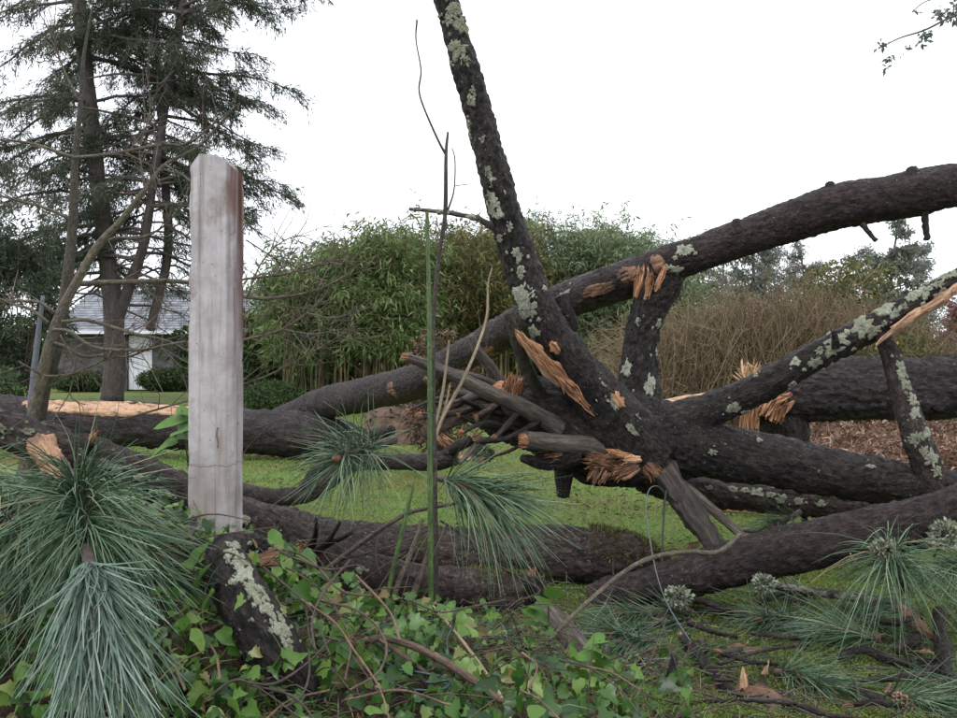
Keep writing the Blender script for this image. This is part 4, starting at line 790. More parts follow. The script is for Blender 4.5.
lichens(arch, [(672, 272, 10, 9), (684, 250, 8, 6), (578, 290, 6, 5), (664, 285, 6, 4), (556, 315, 6, 4)], LICH, tree, 260)
lichens(lich, [(862, 326, 10, 12), (872, 330, 9, 7), (838, 340, 11, 9), (832, 350, 9, 7), (816, 362, 8, 7), (797, 361, 5, 5), (886, 308, 9, 8), (898, 312, 7, 6), (912, 296, 9, 7), (926, 290, 7, 6), (938, 284, 6, 5), (950, 274, 8, 5), (734, 408, 7, 5), (745, 415, 5, 4), (792, 385, 4, 4), (820, 350, 5, 4), (758, 374, 3, 3), (905, 306, 4, 4), (944, 290, 4, 4)], LICH, tree, 300)
lichens(hang, [(901, 368, 9, 6), (906, 384, 5, 6), (912, 398, 6, 6), (915, 412, 6, 5), (916, 436, 7, 8), (926, 430, 6, 5), (930, 456, 8, 7), (922, 446, 5, 4), (936, 468, 5, 5)], LICH, tree, 340)
lichens(low, [(712, 452, 4, 3), (820, 472, 3, 2), (760, 440, 3, 2), (868, 466, 4, 2)], LICH, tree, 360)
lichens(back, [(725, 488, 6, 3), (740, 490, 5, 3), (752, 492, 7, 4), (765, 494, 5, 4), (775, 498, 6, 4), (702, 487, 4, 2), (660, 478, 4, 3), (790, 500, 5, 4), (812, 503, 5, 4)], LICH, tree, 380)
lichens(twig1, [(470, 217, 6, 3), (440, 212, 7, 3), (418, 209, 5, 2)], LICH, tree, 390)
# bark peeled off the underside of the lichen limb
sliver([(876, 345, 3.9, 2), (900, 326, 3.86, 7), (925, 310, 3.82, 9), (957, 290, 3.76, 10), (1000, 262, 3.7, 9), (1060, 226, 3.62, 4)], 1, SAPW, 70, 'peeled_strip', .02)

# ------------------------------------------------------------------ snapped trunk behind, right
sn = thing('snapped_pine_trunk', on(785, 6.0), 'thick plated trunk lying to the right from its splintered stump behind the limbs', 'fallen trunk')
bt = tube('trunk', pxc([(742, 398, 6.15, 40), (775, 393, 6.1, 62), (810, 389, 6.05, 66), (860, 388, 6.0, 64), (920, 388, 5.9, 62), (980, 389, 5.8, 62), (1080, 394, 5.7, 60), (1250, 425, 5.6, 56), (1420, 470, 5.5, 50)]), BARKG, sn, step=.016, astep=.013, plate=.015, pscale=.048, stretch=.55, lump=.05, seed=21)
st = tube('stump', np.array([[*on(786, 6.1), .21], [*P(785, 470, 6.08), .17], [*P(785, 430, 6.08), .16], [*P(783, 405, 6.08), .15]]), BARK, sn, step=.015, astep=.014, plate=.012, pscale=.06, seed=22)
fibres(P(756, 380, 6.0), (-.75, -.2, .5), (0, 0, 1), 34, .20, .0045, .08, .05, .34, 23).build('splinters', WOODP, sn)
fibres(P(752, 374, 5.95), (-.1, -.1, 1), (1, 0, 0), 18, .17, .0045, .07, .04, .36, 24).build('splinters', WOODP, sn)
fibres(P(774, 406, 5.92), (.45, -.1, 1), (1, 0, 0), 120, .26, .0055, .09, .04, .14, 25).build('torn_wood', WOOD, sn)
fibres(P(750, 420, 5.95), (.05, -.1, 1), (1, 0, 0), 50, .24, .005, .06, .04, .14, 27).build('torn_wood', WOOD, sn)
splinters(P(790, 398, 5.82), (-1, 0, -.35), 10, .12, .012, .3, 26, .04).build('torn_wood', WOOD, sn)
tube('side_limb', pxc([(640, 415, 5.6, 18), (680, 405, 5.7, 17), (705, 400, 5.8, 15), (730, 395, 5.95, 14), (760, 392, 6.1, 16)]), SAPW, sn, step=.02, astep=.012, lump=.1)

# ------------------------------------------------------------------ logs on the ground
def log(name, label, rows, mat, cat='log', **k):
    C = pxc(rows); t = thing(name, (C[:, 0].mean(), C[:, 1].mean(), C[:, 2].min()), label, cat); kk = {**BK, **k}; r = tube('trunk', C, mat, t, **kk); r['t'] = t; return r
fl = log('fallen_limb', 'long lichened limb running behind the post down to the low front log', [(-120, 392, 2.55, 40), (-40, 416, 2.5, 39), (20, 435, 2.5, 40), (75, 453, 2.55, 43), (130, 474, 2.62, 44), (190, 500, 2.8, 44), (245, 528, 3.0, 48), (300, 553, 3.2, 48), (360, 573, 3.4, 46), (420, 585, 3.55, 44), (480, 591, 3.65, 42), (520, 593, 3.68, 38), (545, 592, 3.7, 26)], BARKM, plate=.006, seed=31)
fsc = patch(fl, 56, 468, 22, 13, WOODB, 'torn_wood', fl['t'], lift=.012, ridge=.008, seed=3, rings=7, segs=40, sharp=.2)
sl = tube('broken_stub', pxc([(40, 445, 2.42, 26), (52, 465, 2.3, 27), (68, 490, 2.18, 20)]), WOOD, fl['t'], step=.008, astep=.006, lump=.25, plate=.006, pscale=.02, stretch=.1, seed=33)
lichens(fl, [(100, 462, 8, 5), (112, 468, 6, 4), (88, 456, 6, 4), (150, 488, 8, 5), (30, 432, 6, 3), (8, 430, 6, 4), (230, 512, 6, 4), (265, 530, 4, 4), (320, 560, 4, 3), (345, 566, 5, 3), (130, 474, 5, 4), (135, 492, 5, 4), (115, 480, 4, 3)], LICH, fl['t'], 420)
splinters(P(92, 438, 2.42), (.2, -.3, 1), 7, .035, .004, .5, 91, .008).build('splinters', WOOD, fl['t'])
tube('broken_stub', pxc([(85, 458, 2.55, 10), (92, 442, 2.45, 8)]), BARK, fl['t'], step=.008, astep=.006, lump=.2)
for (a, b) in [((268, 540), (262, 512)), ((262, 540), (278, 520)), ((318, 552), (340, 522)), ((312, 546), (316, 518)), ((325, 545), (352, 532))]:
    tube('broken_stub', pxc([(a[0], a[1], 3.1, 8), ((a[0] + b[0]) / 2 + 2, (a[1] + b[1]) / 2, 3.05, 5), (b[0], b[1], 3.02, 3)]), BARK, fl['t'], step=.01, astep=.006, lump=.3)
splinters(P(300, 545, 3.08), (0, -1, .3), 14, .03, .004, .6, 92, .015).build('splinters', WOOD, fl['t'])
tube('broken_stub', pxc([(536, 600, 3.62, 20), (535, 588, 3.58, 18), (532, 576, 3.55, 13)]), BARKR, fl['t'], step=.008, astep=.006, lump=.2)
splinters(P(532, 575, 3.55), (-.1, -.2, 1), 12, .035, .004, .35, 93, .014).build('splinters', WOOD, fl['t'])
sl2 = log('fallen_log', 'dark log lying on the lawn behind the low front log', [(225, 505, 4.45, 30), (270, 522, 4.35, 38), (330, 540, 4.25, 44), (400, 547, 4.2, 46), (470, 550, 4.15, 48), (540, 553, 4.12, 54), (595, 556, 4.1, 56), (625, 558, 4.08, 50), (648, 563, 4.06, 38), (668, 570, 4.04, 20)], BARKM, seed=41, plate=.007)
def log_moss(rec, f0, f1, n, seed, up=.2, mat=None):
    r = np.random.default_rng(seed); p, rr, T = rec['p'], rec['r'], rec['T']; k = (r.uniform(f0, f1, n) * (len(p) - 1)).astype(int); u = perp(T[k], r); u[:, 2] = np.abs(u[:, 2]) * 1.2 - up; u = nrm(u - T[k] * (u * T[k]).sum(1)[:, None])
    b = p[k] + u * rr[k][:, None] * 1.0; kp = fbm(b * 9, seed, 2) > -.1; b, u = b[kp], u[kp]; D = nrm(u + rdir(len(b), r) * .8); V, Q = cards(b, D, perp(D, r), r.uniform(.012, .035, len(b)), r.uniform(.004, .009, len(b))); tagit(mk('moss', V, Q, None, mat or MOSSD, rec['t']), kind='stuff')
MOSSD = leaf_mat('dull_log_moss', [(0, (.060, .062, .020)), (.5, (.115, .115, .036)), (.85, (.18, .175, .06)), (1, (.16, .11, .07))], .2, .8, .2)
log_moss(sl2, .84, 1.0, 1100, 3, up=-.1); log_moss(fl, .88, 1.0, 600, 4)
br_log = log('fallen_log', 'reddish log rising to the right frame edge above the needle litter', [(590, 600, 3.72, 30), (615, 596, 3.70, 40), (660, 585, 3.65, 43), (720, 567, 3.6, 46), (790, 549, 3.54, 48), (850, 537, 3.48, 48), (910, 523, 3.42, 50), (970, 508, 3.35, 52), (1080, 475, 3.25, 52), (1250, 420, 3.1, 50)], BARKR, seed=51, plate=.006, pscale=.024)
lichens(br_log, [(880, 552, 4, 3), (850, 560, 4, 3), (905, 549, 4, 3), (925, 546, 5, 3), (800, 570, 3, 2)], LICH, br_log['t'], 440)
strip = log('stripped_log', 'far log with bark stripped to orange wood along its top, left', [(-120, 395, 10.4, 34), (0, 412, 10.0, 37), (60, 420, 9.8, 40), (140, 425, 9.6, 44), (200, 428, 9.5, 44), (260, 431, 9.4, 45), (320, 436, 9.3, 43), (350, 440, 9.25, 34), (372, 444, 9.2, 18)], BARKG, step=.03, astep=.025, plate=.016, pscale=.07, lump=.06, seed=61)
for (px, py, a, b) in [(75, 408, 40, 9), (125, 408, 45, 10), (165, 410, 30, 8), (105, 407, 30, 8), (48, 406, 20, 6), (190, 411, 20, 6)]: patch(strip, px, py, a, b, SAPW, 'bare_wood', strip['t'], lift=.022, ridge=.012, rim=-.02, seed=px, rings=6, segs=60, jag=.3)

# broken branches between the far log and the tree
bb = log('broken_branch', 'dark broken branch arching over the lawn right of the post', [(238, 490, 4.9, 18), (270, 497, 4.85, 19), (305, 494, 4.8, 18), (330, 480, 4.75, 17), (352, 464, 4.7, 16), (395, 462, 4.6, 16), (430, 462, 4.5, 18), (455, 457, 4.45, 17)], BARKR, 'branch', seed=71, plate=.003, pscale=.02)
tube('fork', pxc([(300, 494, 4.8, 12), (318, 470, 4.75, 13), (345, 450, 4.75, 12), (372, 436, 4.7, 12), (392, 430, 4.6, 10)]), BARKR, bb['t'], step=.012, astep=.01)
tube('fork', pxc([(440, 460, 4.5, 13), (455, 448, 4.42, 12), (472, 440, 4.36, 10)]), BARKR, bb['t'], step=.012, astep=.008)
splinters(P(474, 438, 4.36), (1, -.2, .3), 10, .08, .005, .3, 72, .014).build('splinters', WOODP, bb['t'])
splinters(P(440, 437, 4.5), (1, -.3, -.5), 12, .10, .010, .3, 73, .02).build('splinters', WOOD, bb['t'])
tube('prop', np.array([[*P(262, 497, 4.85), .04], [*on(255, 4.9), .035]]), BARKR, bb['t'], step=.012, astep=.01)
ch = splinters(P(462, 457, 4.36), (1, -.4, -.4), 5, .09, .016, .12, 74, .012).build('wood_slab', SAPW, None); tagit(ch, 'pale split slab of wood hanging on the broken branch tip', 'wood')

def mound():
    t = thing('earth_mound', on(398, 11.5), 'brown mound of torn roots and earth under the arching limb', 'mound'); r = np.random.default_rng(5)
    n, m = 26, 60; V = []; c = on(398, 11.6)
    for i_ in range(n):
        for j_ in range(m):
            a = j_ / m * 6.2832; q = i_ / (n - 1); x = math.cos(a) * q * .70; y = math.sin(a) * q * .5; z = .55 * (1 - q ** 1.6)
            V.append([c[0] + x, c[1] + y, c[2] - .04 + z])
    V = np.array(V); nz = fbm(V * 6, 3, 4); V[:, 2] += nz * .2; V[:, 0] += .06 * fbm(V * 9, 8)
    Q = [[i_ * m + j_, i_ * m + (j_ + 1) % m, (i_ + 1) * m + (j_ + 1) % m, (i_ + 1) * m + j_] for i_ in range(n - 1) for j_ in range(m)]
    mk('soil', V, Q, None, plain('root_earth', (.12, .075, .05), .9, .5, 25, .02), t, None, True); mb = MB()
    for k in range(60):
        i0 = r.integers(0, n * m * 2 // 3); p = V[i0]; d = rdir(1, r)[0] * [1, 1, .7]; l = r.uniform(.06, .25)
        thin(mb, np.array([[*(p - d * .05), .014], [*(p + d * l * .7 + r.normal(size=3) * .03), .010], [*(p + d * l * 1.6), .004]]), step=.04, sides=5)
    mb.build('roots', TWIG, t, True)
    splinters(P(420, 420, 11.1), (.3, -.4, .5), 16, .22, .025, .7, 81, .12).build('torn_wood', WOOD, t)
mound()

# ------------------------------------------------------------------ thick lichened stub in the ivy
iv = log('ivy_stub', 'thick broken stub with a pale lichen stripe sticking out of the ivy', [(262, 546, 2.10, 20), (240, 546, 2.05, 30), (226, 556, 1.98, 40), (232, 580, 1.92, 48), (250, 612, 1.86, 54), (272, 648, 1.82, 55), (292, 684, 1.82, 54), (312, 730, 1.88, 52), (330, 790, 1.98, 46)], BARK, 'branch', step=.006, astep=.006, plate=.003, pscale=.012, lump=.07, seed=81)
lichens(iv, [(244, 572, 16, 11), (253, 586, 16, 10), (263, 602, 18, 9), (273, 617, 12, 6), (246, 559, 11, 10), (284, 634, 11, 7), (290, 647, 9, 5), (284, 622, 7, 4), (236, 560, 7, 6)], LICH, iv['t'], 460, .004)
lichens(iv, [(236, 566, 5, 5), (262, 614, 4, 4), (240, 596, 4, 4), (276, 636, 4, 4)], LICH, iv['t'], 490, .004)
splinters(P(264, 558, 2.0), (1, 0, .2), 8, .035, .008, .25, 94, .012).build('splinters', WOODB, iv['t'])

# ------------------------------------------------------------------ upright stems and twigs
def stem(name, label, rows, mat, cat='stem', nodes=0, side=(), group=None, **k):
    C = pxc(rows); b = C[np.argmin(C[:, 2])]; t = thing(name, b[:3], label, cat, group); kk = dict(step=.012, astep=.003, lump=.05, minseg=7); kk.update(k); r = tube('shaft', C, mat, t, **kk)
    if nodes:
        p, rr, s, T = r['p'], r['r'], r['s'], r['T']
        for q in np.arange(nodes * .6, s[-1], nodes):
            i0 = int(np.argmin(abs(s - q))); mb = MB(); c = np.array([[*(p[i0] - T[i0] * .006), rr[i0] * .98], [*p[i0], rr[i0] * 1.16], [*(p[i0] + T[i0] * .006), rr[i0] * .98]]); thin(mb, c, step=.003, sides=8); mb.build('node', mat, t, True)
    for q in side: tube('side_twig', pxc(q), mat, t, **{**kk, 'minseg': 5})
    return r
stem('green_stem', 'tall straight green stem rising to a flat cut top', [(432, 640, 2.5, 6.2), (431, 600, 2.5, 5.8), (430, 480, 2.5, 5.2), (429.5, 340, 2.5, 4.6), (428, 250, 2.5, 4), (427, 212, 2.5, 3.4)], GSTEM, nodes=.17)
stem('bare_twig', 'tall thin bare twig reaching the sky left of the leaning stem', [(437, 625, 2.62, 4.5), (435, 480, 2.62, 4.5), (433, 340, 2.62, 4.5), (438, 265, 2.62, 4.5), (445, 215, 2.62, 4.5), (446, 155, 2.62, 3.5), (448, 132, 2.62, 2)], SAPD, side=[[(446, 155, 2.62, 3.2), (438, 140, 2.62, 2.6), (424, 108, 2.62, 2.2), (419, 90, 2.62, 2), (421, 70, 2.62, 1.8), (416, 40, 2.62, 1.6), (417, 20, 2.62, 2.2)], [(448, 210, 2.62, 2.2), (454, 190, 2.62, 1.6), (455, 160, 2.62, 1.4), (452, 148, 2.62, 1)], [(455, 186, 2.62, 1), (470, 184, 2.62, .8)]])
stem('green_stem', 'short leaning yellow-green stem left of the tall green stem', [(384, 625, 2.5, 5.2), (389, 590, 2.5, 5), (399, 545, 2.5, 4.4), (411, 495, 2.5, 3.2), (414, 480, 2.5, 2)], GSTEM, nodes=.12)
stem('grey_stem', 'thin grey stem leaning across the front log', [(383, 635, 2.48, 6), (396, 590, 2.5, 5.5), (412, 550, 2.52, 5), (422, 520, 2.55, 3.5)], SAPL)
stem('grey_stem', 'brownish stem leaning close beside the tall green stem', [(403, 640, 2.45, 8), (412, 600, 2.48, 7), (424, 566, 2.5, 6), (430, 545, 2.52, 5), (434, 500, 2.54, 3)], TWIG)
stem('pale_twig', 'pale forked twig crossing the broken branches in the centre', [(428, 470, 2.7, 2.6), (440, 424, 2.72, 3.6), (462, 382, 2.74, 3.6), (478, 345, 2.76, 3), (487, 315, 2.78, 2.5), (488, 285, 2.8, 2), (492, 268, 2.8, 1.5)], STRAW, side=[[(436, 425, 2.72, 3), (443, 390, 2.74, 3), (447, 360, 2.74, 2.4), (449, 340, 2.74, 2)], [(440, 424, 2.72, 3), (446, 405, 2.74, 2.5), (450, 385, 2.75, 2)]])
stem('pale_twig', 'long green-grey twig lying from the reddish log down to the ivy', [(740, 535, 3.35, 5), (718, 552, 3.25, 5.2), (690, 552, 3.15, 5), (654, 557, 3.05, 5), (624, 572, 2.95, 4.6), (582, 607, 2.75, 4.4), (545, 644, 2.55, 3.6)], SAPL, cat='twig')
stem('dark_branch', 'thin dark branch arching over both low logs', [(310, 585, 2.75, 6), (328, 568, 2.78, 5.5), (364, 541, 2.8, 5), (404, 515, 2.82, 4.5), (430, 508, 2.84, 4), (452, 504, 2.85, 3.5), (470, 500, 2.86, 2)], TWIG, cat='branch', side=[[(378, 535, 2.8, 2.5), (376, 560, 2.78, 2.5), (381, 575, 2.77, 2)], [(340, 560, 2.8, 2.5), (395, 545, 2.8, 2.2), (430, 530, 2.8, 1.5)]])
stem('dark_branch', 'crooked thin twig lying over the end of the front log', [(440, 520, 2.9, 3), (470, 540, 2.9, 3), (505, 570, 2.88, 3), (540, 590, 2.86, 3), (520, 600, 2.84, 2.5), (505, 606, 2.83, 2)], TWIG, cat='branch', side=[[(505, 570, 2.88, 2), (520, 575, 2.86, 2), (545, 578, 2.86, 1.5)]])
stem('brown_branch', 'thick reddish bramble branch lying over the ivy', [(325, 660, 1.95, 5), (340, 650, 1.95, 6.5), (378, 638, 1.95, 7), (410, 645, 1.93, 7.5), (442, 660, 1.9, 8), (479, 684, 1.86, 7.5), (500, 700, 1.84, 6)], VINE2, cat='branch', nodes=.16, astep=.002, side=[[(380, 640, 1.94, 4.5), (410, 660, 1.9, 4.5), (440, 684, 1.88, 3.5)]])
stem('brown_log_piece', 'smooth brown branch piece poking out of the litter beside ivy', [(540, 605, 2.95, 18), (552, 618, 2.9, 22), (568, 634, 2.82, 23), (584, 655, 2.74, 22), (592, 670, 2.7, 18)], GREYW, cat='branch', astep=.008)

# ------------------------------------------------------------------ cables
BLU = plain('pale_blue_cable_sheath', (.10, .12, .135), .45, .1); GRNC = plain('dark_green_cable_sheath', (.012, .022, .018), .4, .2); TEAL = plain('dark_teal_wire', (.01, .03, .045), .3, .2)
def cable(label, rows, mat): C = pxc(rows); t = tube('cable', C, mat, None, step=.012, astep=.002, lump=0, minseg=7)['o']; tagit(t, label, 'cable')
cable('pale blue-white cable hanging in a loop from the torn trunk', [(664, 492, 4.0, 1.15), (657, 486, 3.95, 1.15), (649, 490, 3.9, 1.15), (646, 508, 3.8, 1.15), (650, 540, 3.6, 1.15), (657, 575, 3.4, 1.15), (668, 605, 3.2, 1.15), (690, 640, 3.05, 1.2), (715, 672, 2.93, 1.2), (735, 690, 2.86, 1.25), (765, 705, 2.78, 1.25)], BLU)
cable('dark green cable dropping straight down beside the pale looped cable', [(666, 490, 4.05, 3), (664, 510, 4.0, 2), (662, 560, 3.8, 2), (663, 610, 3.5, 2), (666, 640, 3.35, 2)], GRNC)
cable('dark teal wire coiled in the ivy near the bottom', [(372, 655, 1.98, 3), (395, 668, 1.92, 3), (425, 682, 1.88, 3), (450, 680, 1.88, 3), (440, 690, 1.85, 3), (405, 688, 1.85, 3), (385, 678, 1.87, 3), (400, 670, 1.89, 3), (440, 676, 1.87, 3)], TEAL)
cable('short black wire hoop standing in the ivy', [(449, 660, 2.05, 3), (447, 640, 2.1, 3), (453, 626, 2.12, 3), (455, 612, 2.12, 3)], GRNC)

# ------------------------------------------------------------------ pine sprigs
def sprig(label, rows, n, L, w, seed, open_=.9, droop=.35, frac=.45, mat=None, group=None, bud=True, segs=4, grav=(0, 0, 0), flat=1.0):
    r = np.random.default_rng(seed); C = pxc(rows); t = thing('pine_sprig', C[np.argmin(C[:, 2])][:3], label, 'pine sprig', group)
    rec = tube('shoot', C, TWIG, t, step=.008, astep=.003, lump=.2, minseg=7); p, T, s = rec['p'], rec['T'], rec['s']
    tt = frac + (1 - frac) * r.random(n); k = (tt * (len(p) - 1)).astype(int); D0 = T[k]; U = perp(D0, r); op = (open_ * (1.15 - .6 * (tt - frac) / (1 - frac)) * r.uniform(.45, 1.15, n))[:, None]
    D = nrm((D0 * np.cos(op) + U * np.sin(op)) * [1, 1, flat] + np.array(grav)); b = p[k] + U * rec['r'][k][:, None] * .8
    V, Q = needles_geo(b, D, L * r.uniform(.65, 1.1, n), w, droop, segs, r); mk('needles', V, Q, None, mat or NEED, t)
    if bud: tube('bud', np.array([[*p[-1], rec['r'][-1] * 1.1], [*(p[-1] + T[-1] * .012), rec['r'][-1] * 1.3], [*(p[-1] + T[-1] * .03), .001]]), WOODB, t, step=.004, astep=.003, lump=.1)
    return rec
NEEDP = leaf_mat('pale_pine_needle', [(0, (.070, .130, .088)), (.5, (.150, .225, .170)), (.85, (.23, .30, .245)), (1, (.38, .43, .36))], .12, .36, .5)
sprig('big drooping pine sprig spreading over the bank at lower left', [(62, 462, 2.2, 10), (74, 484, 2.0, 11), (82, 505, 1.86, 12), (86, 528, 1.78, 11), (88, 545, 1.74, 8)], 760, .225, .0016, 1, 1.30, .34, .42, segs=5, bud=True)
sprig('pale pine tuft hanging straight down at the bottom left', [(86, 548, 1.70, 10), (92, 580, 1.52, 12), (97, 606, 1.46, 10)], 420, .24, .0019, 2, .44, .18, .45, segs=5, grav=(0, 0, -.25), mat=NEEDP)
sprig('dark pine sprig filling the left frame edge behind the drooping one', [(-40, 470, 2.2, 10), (-5, 500, 2.0, 10), (18, 530, 1.85, 9), (30, 560, 1.8, 8)], 380, .24, .0018, 3, 1.2, .45, .1, segs=5, mat=NEEDD)
sprig('dark pine sprig low on the bank right of the drooping one', [(100, 520, 2.15, 9), (125, 545, 2.0, 9), (150, 575, 1.92, 8)], 300, .22, .0017, 4, 1.1, .4, .1, segs=5, mat=NEEDD)
sprig('pine sprig fanned out over the dark broken branch in the centre', [(395, 440, 3.35, 8), (370, 447, 3.25, 9), (348, 455, 3.15, 9), (338, 458, 3.1, 7)], 270, .225, .0017, 5, 1.5, .22, .35)
sprig('pine sprig sweeping down right of the tall green stem', [(436, 478, 2.75, 6), (455, 482, 2.72, 8), (480, 492, 2.7, 9), (500, 500, 2.68, 8)], 290, .235, .0017, 6, .95, .30, .15)
sprig('upright-tipped pine sprig in front of the reddish log at right', [(905, 590, 3.2, 8), (898, 575, 3.15, 9), (890, 558, 3.1, 10), (884, 548, 3.08, 9)], 170, .27, .0019, 7, 1.75, .62, .45, grav=(0, -.1, -.15))
for i_, (lab, rows, n) in enumerate([
    ('pine sprig lying flat below the middle of the reddish log', [(800, 622, 3.4, 8), (775, 620, 3.35, 8), (760, 618, 3.3, 7)], 260),
    ('pine sprig fanned at the bottom edge right of centre', [(775, 672, 2.85, 8), (800, 676, 2.8, 8), (830, 690, 2.72, 7)], 300),
    ('pine sprig pressed under the left end of the reddish log', [(690, 612, 3.5, 7), (650, 615, 3.45, 7), (620, 612, 3.4, 6)], 240),
    ('pine sprig at the lower right frame edge under the log', [(985, 560, 3.3, 8), (960, 565, 3.25, 8), (935, 575, 3.2, 7)], 240),
    ('pine sprig tucked behind the drooping limb near the lichened underside', [(800, 512, 4.5, 6), (785, 520, 4.45, 6), (772, 527, 4.4, 5)], 150),
    ('pine sprig in the bottom right corner among broken sticks', [(985, 690, 2.75, 7), (955, 695, 2.7, 7), (930, 705, 2.65, 6)], 240),
    ('small pine sprig flattened behind the ivy below the front log', [(380, 640, 2.75, 6), (350, 632, 2.75, 6), (325, 628, 2.75, 5)], 200),
    ('small pine sprig between the brown branch piece and pale cable', [(655, 640, 3.1, 6), (640, 640, 3.08, 6), (612, 632, 3.05, 5)], 180),
    ('pine sprig lying beside the pale wood chip at bottom right', [(700, 640, 3.15, 7), (715, 655, 3.05, 7), (732, 668, 3.0, 6)], 220),
    ('pine sprig on the litter under the right end of the lichen stick', [(880, 640, 3.1, 7), (855, 634, 3.12, 7), (835, 628, 3.15, 6)], 220)]):
    sprig(lab, rows, int(n * .75), .21, .0017, 20 + i_, 1.1, .14, .15, mat=NEED if i_ % 2 else NEEDD, segs=3, flat=.5)

ORD = 'leftmost second third fourth fifth sixth seventh eighth ninth tenth eleventh twelfth thirteenth fourteenth fifteenth sixteenth seventeenth eighteenth nineteenth twentieth'.split()
def nth(k, n): return 'leftmost' if k == 0 else ('rightmost' if k == n - 1 else ORD[k] + ' from the left')
_r = np.random.default_rng(606); _sp = sorted([(a, b) for a, b in zip(_r.uniform(590, 955, 40), _r.uniform(588, 712, 40)) if not (670 < a < 800 and b > 630) and not (830 < a < 957 and 640 < b < 690)][:13])
for k, (px, py) in enumerate(_sp):
    h = _r.uniform(.01, .04); Yq = (CAMZ - h) * F / (py - CY); an = _r.uniform(0, 6.283); d = np.array([math.cos(an), math.sin(an), _r.uniform(-.02, .06)]); b = P(px, py, Yq)
    q = [b - d * .08, b, b + d * .07]; rows = [(*proj(x), x[1], 6) for x in q]
    sprig('small pine spray flattened in the lower-right litter, %s of these' % nth(k, len(_sp)), rows, 120, .19, .0015, 700 + k, 1.15, .06, .1, mat=[NEED, NEEDD, NEED, NEEDP][k % 4], segs=3, group='flattened sprays in the litter', bud=False, flat=.3)
# ------------------------------------------------------------------ sticks, chips and bark on the litter
def gp(px, py, h=0.02): Y = (CAMZ - h) * F / (py - CY); return Y
def stick(label, rows, mat, name='broken_stick', end=None, lich_=None, **k):
    C = pxc([(a, b, gp(a, b, h + .02), d) for a, b, h, d in rows]); t = thing(name, C[0][:3], label, 'stick'); kk = dict(step=.008, astep=.005, lump=.2, plate=.002, pscale=.012, minseg=6, seed=int(rows[0][0])); kk.update(k); r = tube('shaft', C, mat, t, **kk)
    if end is not None: d = C[0][:3] - C[1][:3]; splinters(C[0][:3], d, 9, .035, .0035, .35, int(rows[0][0]), C[0][3] * .6).build('splinters', end, t)
    if lich_: lichens(r, lich_, LICH, t, 600, .004)
    return t
stick('stick with an orange broken end beside the pale cable', [(684, 638, .05, 12), (698, 655, .03, 12), (718, 681, .02, 11), (740, 700, .01, 9)], BARK, end=WOOD)
f_ = stick('forked dark stick standing out of the litter at the bottom', [(675, 656, .14, 8), (671, 676, .09, 9), (664, 697, .03, 10), (644, 706, .01, 7)], BARK)
tube('fork', pxc([(664, 697, gp(664, 697, .03), 9), (680, 705, gp(680, 705, .02), 8), (705, 718, gp(705, 718, .01), 7)]), BARK, f_, step=.01, astep=.006, lump=.2)
stick('lichen-crusted stick lying below the reddish log', [(770, 585, .06, 8), (800, 590, .05, 9), (830, 594, .05, 9), (865, 599, .04, 9), (900, 602, .03, 8)], GREYW, lich_=[(790, 588, 8, 4), (805, 590, 9, 4), (822, 593, 7, 4), (845, 596, 9, 4), (868, 599, 8, 4)])
stick('orange-brown split branch right of the upright-tipped sprig', [(900, 606, .06, 8), (910, 618, .045, 12), (922, 629, .03, 12), (936, 638, .02, 8)], WOODB, end=WOOD, plate=.006, pscale=.03, stretch=.1, lump=.35)
stick('dark upright broken stick at the right frame edge', [(938, 612, .12, 12), (941, 640, .08, 13), (947, 678, .02, 13)], BARK, end=WOOD)
stick('dark stick lying left of the orange-brown split branch', [(840, 657, .03, 8), (862, 650, .04, 9), (885, 658, .03, 9), (918, 664, .02, 10), (950, 662, .03, 9)], BARK)
stick('thin brown stick near the bottom right corner', [(852, 682, .02, 6), (880, 679, .03, 7), (915, 676, .03, 7), (940, 665, .04, 6)], BARKR)
stick('thin mossy stick below the thin brown stick', [(840, 686, .03, 7), (860, 690, .02, 8), (885, 702, .01, 9)], BARKM)
stick('short dark stick half buried in ivy at bottom centre', [(612, 683, .08, 7), (628, 679, .08, 8), (648, 680, .06, 6)], BARK)
stick('short brown chunk of branch under the split branch', [(896, 651, .02, 8), (904, 646, .03, 13), (913, 641, .03, 12), (919, 638, .03, 7)], BARKR, plate=.006, pscale=.02, lump=.4)
stick('fresh orange stripped branch lying behind the grey brace', [(708, 505, .06, 9), (735, 508, .05, 11), (760, 508, .05, 10), (782, 507, .05, 8)], SAPW, end=WOODP)
stick('grey twig lying on moss behind the reddish log', [(742, 530, .02, 5), (770, 531, .03, 6), (800, 530, .03, 5)], GREYW)
stick('dark twig standing under the drooping limb', [(798, 480, .38, 5), (803, 510, .2, 6), (806, 535, .06, 7)], BARK)
stick('second dark twig standing under the drooping limb', [(826, 490, .32, 5), (834, 512, .18, 6), (842, 538, .04, 6)], BARK)
_r = np.random.default_rng(808); _st = sorted(zip(_r.uniform(640, 955, 14), _r.uniform(600, 715, 14)))
for k, (px, py) in enumerate(_st):
    an = _r.uniform(-.6, .6) + (math.pi if _r.random() < .5 else 0); l = _r.uniform(40, 110); w_ = _r.uniform(3.5, 7.5); h = _r.uniform(.03, .09)
    t_ = stick('short dark broken stick in the lower-right litter, %s of these' % nth(k, 14), [(px, py, h, w_), (px + math.cos(an) * l * .5, py + math.sin(an) * l * .3 + _r.uniform(-4, 4), h + .01, w_ * .95), (px + math.cos(an) * l, py + math.sin(an) * l * .5, h * .3, w_ * .7)], [BARK, BARKR, GREYD, BARKM][k % 4], end=WOODB if k % 4 == 0 else None, lump=.3); t_['group'] = 'short sticks in the litter'
